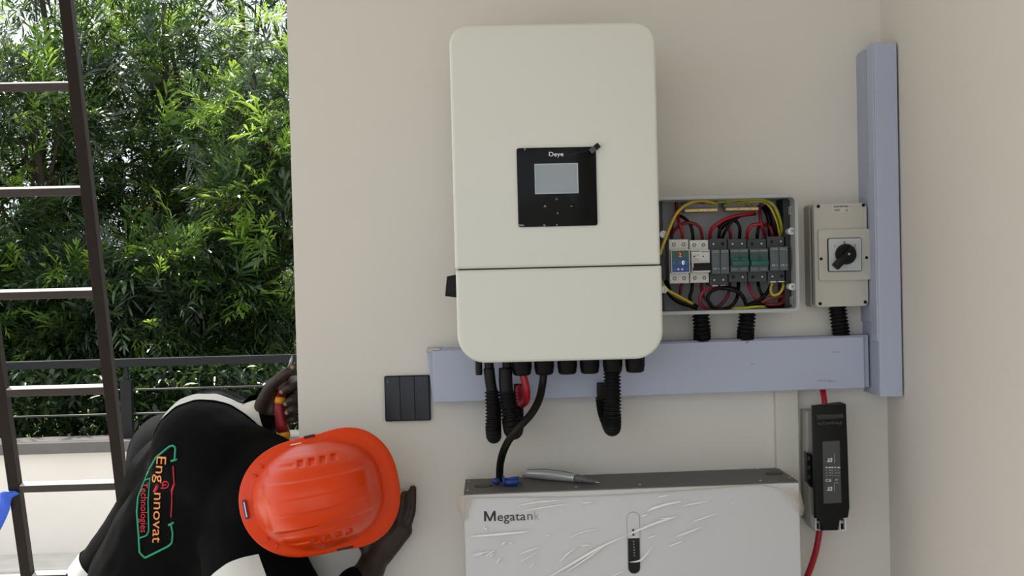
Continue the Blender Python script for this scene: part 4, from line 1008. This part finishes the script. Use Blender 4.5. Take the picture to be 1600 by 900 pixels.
def plan(th, rho):
    a = 0.118 if math.cos(th) > 0 else 0.116; b_ = 0.0965
    e = 2.05+0.45*max(0, math.cos(th))
    c, s_ = math.cos(th), math.sin(th)
    r = (abs(c/a)**e+abs(s_/b_)**e)**(-1/e)
    return r*rho*c, r*rho*s_
crown = g.verts.new(HH(0, 0, dome(0, 0, 0)))
for j in range(1, NT+1):
    rho = (j/NT)
    row = []
    for i in range(NA):
        f, l = plan(2*math.pi*i/NA, rho); row.append(g.verts.new(HH(f, l, dome(f, l, rho))))
    rows.append(row)
for (ext, dz) in ((0.0015, 0.0004), (0.004, 0.0), (0.5, -0.002), (0.97, -0.005), (1.0, -0.0065), (1.0, -0.0085), (0.5, -0.0065), (0.0, -0.005)):
    row = []
    for i in range(NA):
        th = 2*math.pi*i/NA; f, l = plan(th, 1.0); c = math.cos(th)
        if ext > 0.01:
            br = 0.0105 + 0.0195*sstep(0.1, 0.8, c) + 0.0125*sstep(0.1, 1.0, -c)
            L_ = math.hypot(f, l); k = 1+ext*br/L_
            drop = dz - 0.006*sstep(0.2, 1.0, c)*ext
        else:
            k = 1+ext; drop = dz
        row.append(g.verts.new(HH(f*k, l*k, drop)))
    rows.append(row)
for i in range(NA): g.faces.new((crown, rows[0][i], rows[0][(i+1) % NA]))
for a, b in zip(rows, rows[1:]):
    for i in range(NA): g.faces.new((a[i], b[i], b[(i+1) % NA], a[(i+1) % NA]))
hat = mk('hard_hat', g, hat_m, person, True)
hat['label'] = 'glossy orange hard hat with vents and ridges'
mk('sweatband', ring(NB(), [(0, 0)]*0 or rrect(-0.1, 0.1, -0.08, 0.08, 0.07, 6), rrect(-0.096, 0.096, -0.076, 0.076, 0.067, 6), -0.02, 0.012), hatd_m, hat)
sb = [o for o in hat.children if o.name.startswith('sweatband')][0]
Mh = Matrix.Identity(4)
for i in range(3): Mh[i][0], Mh[i][1], Mh[i][2], Mh[i][3] = rf[i], -ru[i], rl[i], 0
sb.data.transform(Mh); sb.location = HH(0, 0, 0) - ORG[hat.name]
def hat_plate(name, f, l, u, df, dl, du, m_, yaw=0.0, bev=0.0008):
    M = Matrix.Identity(4)
    for i in range(3): M[i][0], M[i][1], M[i][2], M[i][3] = rf[i], -ru[i], rl[i], HH(f, l, u)[i]
    g = NB(); box(g, -df/2, df/2, -du/2, du/2, -dl/2, dl/2, bev, M=M @ Matrix.Rotation(yaw, 4, 'Y')); return mk(name, g, m_, hat)
bdg = hat_plate('badge', -0.128, 0.002, 0.001, 0.0065, 0.034, 0.004, mat('badge_blue', (48, 44, 120), 0.4))
hat_plate('badge_print', -0.128, 0.002, 0.0033, 0.0022, 0.027, 0.0008, white_m, bev=0.0001)
hat_plate('rim_slot_or_highlight', 0.006, 0.1062, -0.004, 0.020, 0.004, 0.006, hatd_m)
hat_plate('rim_slot_or_highlight', -0.020, 0.0975, -0.0005, 0.020, 0.0022, 0.0036, white_m)  # white plate paints the highlight along the rim slot
hat_plate('rim_slot_or_highlight', 0.030, -0.1045, -0.005, 0.030, 0.004, 0.006, hatd_m)
for th in (2.45, -2.45, 2.62, -2.62):
    f, l = plan(th, 1.06); hat_plate('rim_notch', f, l, 0.0022, 0.008, 0.004, 0.004, hat_m, -th)

# ------------------------------------------------------------------ screwdriver in the left hand
sred = mat('driver_red', (150, 26, 34), 0.45, var=0.06); syel = mat('driver_yellow', (232, 160, 36), 0.45, var=0.06)
def sdp(px, py): return P(px, py, 0.080)
sdv = thing('screwdriver', 'red and yellow screwdriver held upright in the hand', 'screwdriver', sdp(446, 690))
mk('handle', TB([sdp(443.5, 676), sdp(440, 662), sdp(437, 640), sdp(437.5, 628)], [0.0125, 0.0120, 0.0112, 0.0105], 16), sred, sdv, True)
mk('handle_end', TB([sdp(446, 692), sdp(445.8, 690), sdp(444.5, 682), sdp(443.3, 675)], [0.005, 0.0095, 0.0128, 0.0127], 16), syel, sdv, True)
mk('handle_ring', TB([sdp(437.5, 630), sdp(437.8, 626), sdp(438.4, 620)], [0.0112, 0.0114, 0.0100], 16), syel, sdv, True)
mk('upper_grip', TB([sdp(438.4, 621), sdp(443, 600), sdp(448, 584), sdp(452, 574)], [0.0098, 0.0085, 0.0066, 0.0045], 14), sred, sdv, True)
mk('shaft', TB([sdp(451, 577), sdp(455, 562), sdp(456.4, 556)], [0.0030, 0.0028, 0.0014], 12), steel_m, sdv, True)
# ------------------------------------------------------------------ ladder, railing, strap
lad_m = mat('ladder_rusty_brown', (26, 16, 13), 0.6, var=0.6, scale=25, bump=0.4, bscale=120, spec=0.25)
rung_m = mat('rung_paint_brown', (32, 21, 18), 0.4, var=0.6, scale=25, bump=0.08, bscale=120)
rung_m.node_tree.nodes['Principled BSDF'].inputs['Coat Weight'].default_value = 0.1
rung_m.node_tree.nodes['Principled BSDF'].inputs['Coat Roughness'].default_value = 0.12
rail_m = mat('railing_charcoal', (20, 22, 25), 0.5, var=0.1, scale=20, spec=0.3)
wire_m = mat('rail_wire_steel', (58, 60, 58), 0.4, metal=0.6)
tread_glare_m = mat('tread_glare_pale', (205, 200, 196), 0.5, var=0.25, scale=30)  # pale colour stands in for sun glare on the rung tops
LX0, LX1 = -1.480, -1.128               # outer edges of the two rails
def LY(z): return 1.34-(z-1.0)*0.255
lad = thing('ladder', 'rusty brown steel ladder leaning against the roof edge', 'ladder', ((LX0+LX1)/2, LY(0), 0))
LA = math.atan(0.255)
def lad_box(name, xa, xb, za, zb_, d0, d1, m_, par, bev=0.002):
    g = NB(); zc = (za+zb_)/2; h = (zb_-za)/2
    box(g, xa, xb, d0, d1, -h/math.cos(LA) if h > 0.1 else -h, h/math.cos(LA) if h > 0.1 else h, bev, M=Matrix.Translation((0, LY(zc), zc)) @ Matrix.Rotation(LA, 4, 'X'))
    return mk(name, g, m_, par)
for xa in (LX0, LX1-0.032):
    lad_box('rail', xa, xa+0.032, 0.0, 2.95, -0.018, 0.018, lad_m, lad)
zr = [P(150, 133, LY(2.12)).z, P(160, 297, LY(1.82)).z, P(168, 457, LY(1.51)).z, P(180, 608, LY(1.22)).z, P(110, 760, LY(0.92)).z]
dz = (zr[0]-zr[-1])/4
zr = [zr[-1]-dz*2, zr[-1]-dz*1] + zr[::-1] + [zr[0]+dz, zr[0]+2*dz]
for z in zr:
    rg = lad_box('rung', LX0+0.03, LX1-0.03, z-0.011, z+0.011, -0.016, 0.016, rung_m, lad)
    lad_box('sunlit_tread', LX0+0.034, LX1-0.034, z+0.0105, z+0.0122, -0.0145, 0.015, tread_glare_m, rg, 0.0)  # added strip, paints the sunlit top of the dark rung
RY = PY0+0.10
ra = thing('railing', 'dark grey steel railing with thin wires on the parapet', 'railing', (-1.5, RY, capz))
zt = P(230, 565, RY).z
mk('top_bar', B(-7, 4, RY-0.03, RY+0.03, zt-0.026, zt+0.020, 0.003), rail_m, ra)
for px in (199, -430, 830):
    c = P(px, 640, RY).x; mk('post', B(c-0.031, c+0.031, RY-0.025, RY+0.025, capz, zt-0.10, 0.003), rail_m, ra)
    mk('post_neck', B(c-0.012, c+0.012, RY-0.01, RY+0.01, zt-0.11, zt-0.02, 0.002), rail_m, ra)
for py in (609, 646.5):
    z = P(250, py-1, RY).z; mk('rail_wire', TB([(-7, RY, z), (4, RY, z)], 0.0065, 8), wire_m, ra, True)
strap_m = mat('strap_blue', (36, 90, 210), 0.5, var=0.2, scale=20)
zk = P(24, 768, 1.36).z; kx = LX0+0.016; ky = LY(zk)
path = catmull([(kx+0.01, ky-0.022, zk), (kx-0.022, ky-0.020, zk-0.010), P(4, 792, 1.36), P(-14, 826, 1.38), P(-45, 880, 1.42), P(-90, 960, 1.46), (-1.80, 1.52, 0.012), (-1.95, 1.56, 0.008)], 5)
g = NB(); rows = []
for k, p in enumerate(path):
    w_ = 0.009+0.017*min(1, k/9.0); tw = 0.5*math.sin(k*0.5)
    side = Vector((0.75*math.cos(tw), 0.5*math.sin(tw), -0.55)).normalized() if p.z > 0.1 else Vector((0.3, 0.95, 0))
    rows.append([p-side*w_, p+Vector((0, -0.008, 0.004)), p+side*w_])
sheet(g, rows)
so = mk('blue_strap', g, strap_m, None, True); md = so.modifiers.new('thickness', 'SOLIDIFY'); md.thickness = 0.003
tag(so, 'blue plastic strap tied to the ladder rail, hanging down left', 'strap')

# ------------------------------------------------------------------ trees
bark_m = mat('bark_dark', (58, 48, 40), 0.9, var=0.3, scale=20, bump=0.6, bscale=60)
leafA = mat('leaf_dark_green', (40, 56, 38), 0.26, var=0.4, scale=3, trans=((70, 100, 36), 0.20), spec=0.7)
leafB = mat('leaf_mid_green', (64, 88, 52), 0.26, var=0.35, scale=3, trans=((110, 145, 52), 0.28), spec=0.7)
leafC = mat('leaf_lime', (116, 152, 62), 0.36, var=0.25, scale=3, trans=((180, 212, 84), 0.45))
leafD = mat('leaf_hedge', (36, 56, 32), 0.30, var=0.4, scale=3, trans=((74, 104, 38), 0.2))
rng = np.random.default_rng(5)
def frond_template(seed, n=6, L=0.26):
    """a fern-like compound leaf: a rachis with uneven, bent, narrow leaflets, along +x, drooping"""
    r = np.random.default_rng(seed); V = []; Fc = []
    def leaflet(p, d, side, l, w, droop):
        i = len(V); m1 = p+d*l*0.42; m2 = p+d*l*0.75+np.array([0, 0, -droop*l*0.3]); e = p+d*l+np.array([0, 0, -droop*l])
        V.extend([p, m1+side*w, m1-side*w, m2+side*w*0.8, m2-side*w*0.8, e])
        Fc.extend([(i, i+2, i+1), (i+1, i+2, i+4), (i+1, i+4, i+3), (i+3, i+4, i+5)])
    bend = r.uniform(-.25, .25)
    for k in range(n):
        t = (k+1)/(n+0.4); p = np.array([L*t, bend*L*t*t, -0.16*L*t*t])
        l = L*(0.46*math.sin(math.pi*min(1, 0.25+0.70*t))+0.10)
        for s_ in (-1, 1):
            if r.random() < .1: continue
            a = math.radians(40-12*t+r.uniform(-14, 14)); d = np.array([math.cos(a), s_*math.sin(a), r.uniform(-.15, .3)])
            leaflet(p-np.array([0.012*r.random(), 0, 0]), d, np.array([-math.sin(a)*s_, math.cos(a), r.uniform(-.5, .5)]), l*r.uniform(.7, 1.2), L*r.uniform(.024, .036), r.uniform(0, .4))
    leaflet(np.array([L*0.92, bend*L*.85, -0.14*L]), np.array([1., bend, -0.2]), np.array([0, 1., .2]), L*0.30, L*0.030, .2)
    i = len(V); V.extend([np.array([0, -0.0024, 0]), np.array([0, 0.0024, 0]), np.array([L, bend*L, -0.16*L])]); Fc.append((i, i+1, i+2))
    return np.array(V), np.array(Fc)
def oval_template(L=0.075):
    V = np.array([[0, 0, 0], [L*.4, L*.2, .006], [L, 0, -.012], [L*.4, -L*.2, .006]]); return V, np.array([[0, 1, 2], [0, 2, 3]])
FT = [frond_template(k, (5, 6, 7, 6)[k], (.24, .26, .29, .22)[k]) for k in range(4)]; OT = oval_template()
def basis_from(d, rollv):
    d = d/np.linalg.norm(d, axis=1, keepdims=True)
    upv = np.tile(np.array([0, 0, 1.0]), (len(d), 1))+rollv*0.6
    y = np.cross(upv, d); y /= np.linalg.norm(y, axis=1, keepdims=True)+1e-9
    z = np.cross(d, y); return np.stack([d, y, z], axis=2)
def foliage(name, tmpls, pos, dirs, scale, mi, mats_, parent):
    n = len(pos); Rm = basis_from(dirs, rng.normal(0, 0.5, (n, 3))); pick = rng.integers(0, len(tmpls), n)
    org = pos.mean(0); Ws, As, Ms = [], [], []; off = 0
    for k, (V, Fc) in enumerate(tmpls):
        ix = np.nonzero(pick == k)[0]
        W = np.einsum('nij,vj->nvi', Rm[ix], V)*scale[ix][:, None, None]+pos[ix][:, None, :]-org
        Ws.append(W.reshape(-1, 3)); As.append((Fc[None]+(np.arange(len(ix))*len(V))[:, None, None]).reshape(-1, 3)+off)
        Ms.append(np.repeat(mi[ix], len(Fc))); off += len(ix)*len(V)
    W = np.concatenate(Ws); A = np.concatenate(As); Mi = np.concatenate(Ms)
    me = bpy.data.meshes.new(name)
    me.vertices.add(len(W)); me.vertices.foreach_set('co', W.astype(np.float32).ravel())
    me.loops.add(A.size); me.loops.foreach_set('vertex_index', A.astype(np.int32).ravel())
    me.polygons.add(len(A)); me.polygons.foreach_set('loop_start', np.arange(0, A.size, 3, dtype=np.int32))
    me.polygons.foreach_set('material_index', Mi.astype(np.int32))
    for q in mats_: me.materials.append(q)
    me.update(calc_edges=True); me.validate()
    o = bpy.data.objects.new(name, me); link(o, parent, org); o['kind'] = 'stuff'
    return o
def make_tree(label, base, height, lean, crown, nclus, lime, seed, zmin=0.4):
    """crown = (cx, cy, cz, rx, ry, rz) of the leafy volume"""
    global rng
    rng = np.random.default_rng(seed); rnd = random.Random(seed)
    t = thing('silk_oak_tree', label, 'tree', base, 'trees beyond the parapet')
    b = Vector(base); top = b+Vector((lean[0], lean[1], height))
    pts = catmull([b, b.lerp(top, 0.3)+Vector((rnd.uniform(-.12, .12), rnd.uniform(-.1, .1), 0)), b.lerp(top, 0.65)+Vector((rnd.uniform(-.2, .2), rnd.uniform(-.1, .1), 0)), top], 6)
    mk('trunk', TB(pts, [0.085*(1-0.8*i/(len(pts)-1)) for i in range(len(pts))], 10), bark_m, t, True)
    cx, cy, cz, rx, ry, rz = crown
    P_, D_, S_, M_ = [], [], [], []
    nb = 16
    for k in range(nb):
        s0 = pts[int(len(pts)*rnd.uniform(0.2, 0.95))]
        a = rnd.uniform(0, 6.28)
        e = Vector((cx+rx*0.85*math.cos(a)*rnd.uniform(.3, 1), cy+ry*0.85*math.sin(a)*rnd.uniform(.3, 1), cz+rz*rnd.uniform(-.8, .8)))
        m_ = s0.lerp(e, 0.5)+Vector((0, 0, 0.12))
        bp = catmull([s0, m_, e], 6)
        mk('branch', TB(bp, [0.022*(1-0.75*i/(len(bp)-1)) for i in range(len(bp))], 6), bark_m, t, True)
    for k in range(nclus):
        while True:
            q = rng.uniform(-1, 1, 3)
            if np.linalg.norm(q) <= 1: break
        c = np.array([cx+q[0]*rx, cy+q[1]*ry, cz+q[2]*rz])
        if c[2] < zmin: continue
        out = q*np.array([1, 1, 0.6])+rng.normal(0, .35, 3); out[2] += 0.25
        tip = out/np.linalg.norm(out)
        u = rng.random()
        new = u < lime*(0.6+0.8*np.linalg.norm(q))
        nf = rng.integers(6, 11)
        for j in range(nf):
            d = tip*rng.uniform(.2, .9)+rng.normal(0, .62, 3)
            P_.append(c+rng.normal(0, .05, 3)); D_.append(d); S_.append(rng.uniform(.65, 1.15)*(0.85 if new else 1.05)); M_.append(2 if new and rng.random() < .85 else (1 if rng.random() < .35 else 0))
    foliage('foliage', FT, np.array(P_), np.array(D_), np.array(S_), np.array(M_), [leafA, leafB, leafC], t)
def T(px, py, Y): return P(px, py, Y)
def tr_(label, px, Y, crown_px, rx, ry, rz, h, n, lime, seed, lean=(0, 0)):
    b = P(px, 600, Y); c = P(crown_px[0], crown_px[1], Y)
    make_tree(label, (b.x, Y, -0.15), h, lean, (c.x, Y, c.z, rx, ry, rz), n, lime, seed)
tr_('feathery green tree left of the ladder, nearest the parapet corner', 20, 6.6, (-20, 330), 0.85, 0.7, 1.25, 3.2, 230, .28, 11, (0.15, 0))
tr_('dark feathery tree in the middle between ladder and wall', 235, 7.4, (235, 260), 0.95, 0.8, 1.45, 3.9, 330, .15, 12, (0.2, 0))
tr_('bright feathery tree whose tips touch the wall edge', 430, 6.3, (440, 330), 0.60, 0.6, 1.35, 3.2, 200, .30, 13, (-0.1, 0))
tr_('tall pale tree rising behind the ladder top', 110, 9.0, (110, 60), 1.3, 0.9, 1.3, 4.8, 95, .16, 14, (-0.2, 0))
tr_('tall tree behind with branches reaching over the wall top', 360, 9.4, (360, 60), 1.3, 0.9, 1.3, 4.8, 125, .12, 15, (0.2, 0))
tr_('low feathery tree just behind the railing', 250, 6.0, (250, 500), 0.9, 0.5, 0.55, 1.9, 220, .13, 16)
tr_('low feathery tree beyond the left end of the railing', -60, 6.2, (30, 520), 0.8, 0.5, 0.5, 1.8, 180, .13, 17)
tr_('far left tree outside the ladder', -420, 7.0, (-420, 300), 1.1, 0.9, 1.5, 3.8, 260, .12, 18)
tr_('leafy tree standing behind the wall', 760, 7.2, (720, 300), 1.0, 0.9, 1.5, 3.8, 200, .12, 19)
tr_('tree standing farthest left along the parapet', -900, 7.4, (-900, 300), 1.2, 0.9, 1.5, 3.9, 240, .12, 20)
tr_('tree between the farthest left tree and the ladder', -660, 8.8, (-660, 200), 1.3, 0.9, 1.6, 4.6, 220, .12, 21)
tr_('tree behind the wall on the right', 1100, 8.2, (1100, 250), 1.3, 0.9, 1.6, 4.4, 160, .12, 22)
# hedge with oval leaves behind the railing
def hedge(label, px0, px1, Y, z0, z1, n, seed):
    global rng
    rng = np.random.default_rng(seed)
    a, b = P(px0, 600, Y), P(px1, 600, Y)
    t = thing('hedge_shrub', label, 'shrub', ((a.x+b.x)/2, Y, -0.14), 'shrubs behind the railing')
    for k in range(5):
        x = a.x+(b.x-a.x)*(k+.5)/5; mk('stem', TB(catmull([(x, Y, -0.14), (x+.05, Y, .3), (x-.04, Y+.02, z1*0.8)], 5), 0.012, 6), bark_m, t, True)
    pos = np.stack([rng.uniform(a.x, b.x, n), np.maximum(PY0+0.42, Y+rng.normal(0, .16, n)), z0+(z1-z0)*rng.random(n)**0.85], 1)
    d = rng.normal(0, .7, (n, 3)); d[:, 1] -= .3; d[:, 2] += .15
    foliage('foliage', [OT], pos, d, rng.uniform(.6, 1.4, n), np.where(rng.random(n) < .1, 1, 0), [leafD, leafB], t)
hedge('dense dark shrub behind the railing at the ladder', -60, 190, 5.25, 0.1, 1.02, 3600, 31)
hedge('dense dark shrub behind the railing left of the wall edge', 190, 480, 5.25, 0.1, 1.02, 3800, 32)
hedge('shrub row continuing left beyond the ladder', -420, -60, 5.25, 0.1, 1.02, 2600, 33)
hedge('shrub row at the far left end of the parapet', -820, -420, 5.25, 0.1, 1.02, 2400, 34)
hedge('shrub row hidden mostly behind the white wall', 480, 800, 5.25, 0.1, 1.02, 2200, 35)
# pale house glimpsed through the leaves
hs = thing('far_house', 'pale house glimpsed far behind the trees', 'building', (-4.6, 24, 0.4))
mk('wall', B(-7.6, -3.2, 24, 28, 0.3, 3.0), mat('house_wall', (206, 196, 182), 0.8), hs)
g = NB(); prism(g, [(-7.9, 3.0), (-2.9, 3.0), (-5.4, 4.1)], 23.7, 28.3); mk('roof', g, mat('house_roof', (150, 92, 72), 0.8), hs)
for x in (-6.8, -5.2, -4.2):
    w_ = mk('window', B(x, x+0.7, 23.96, 24.02, 1.3, 2.3), mat('house_frame', (230, 228, 224), 0.6), hs); mk('pane', B(x+0.06, x+0.64, 23.94, 23.99, 1.36, 2.24), mat('house_glass', (70, 84, 96), 0.1), w_)
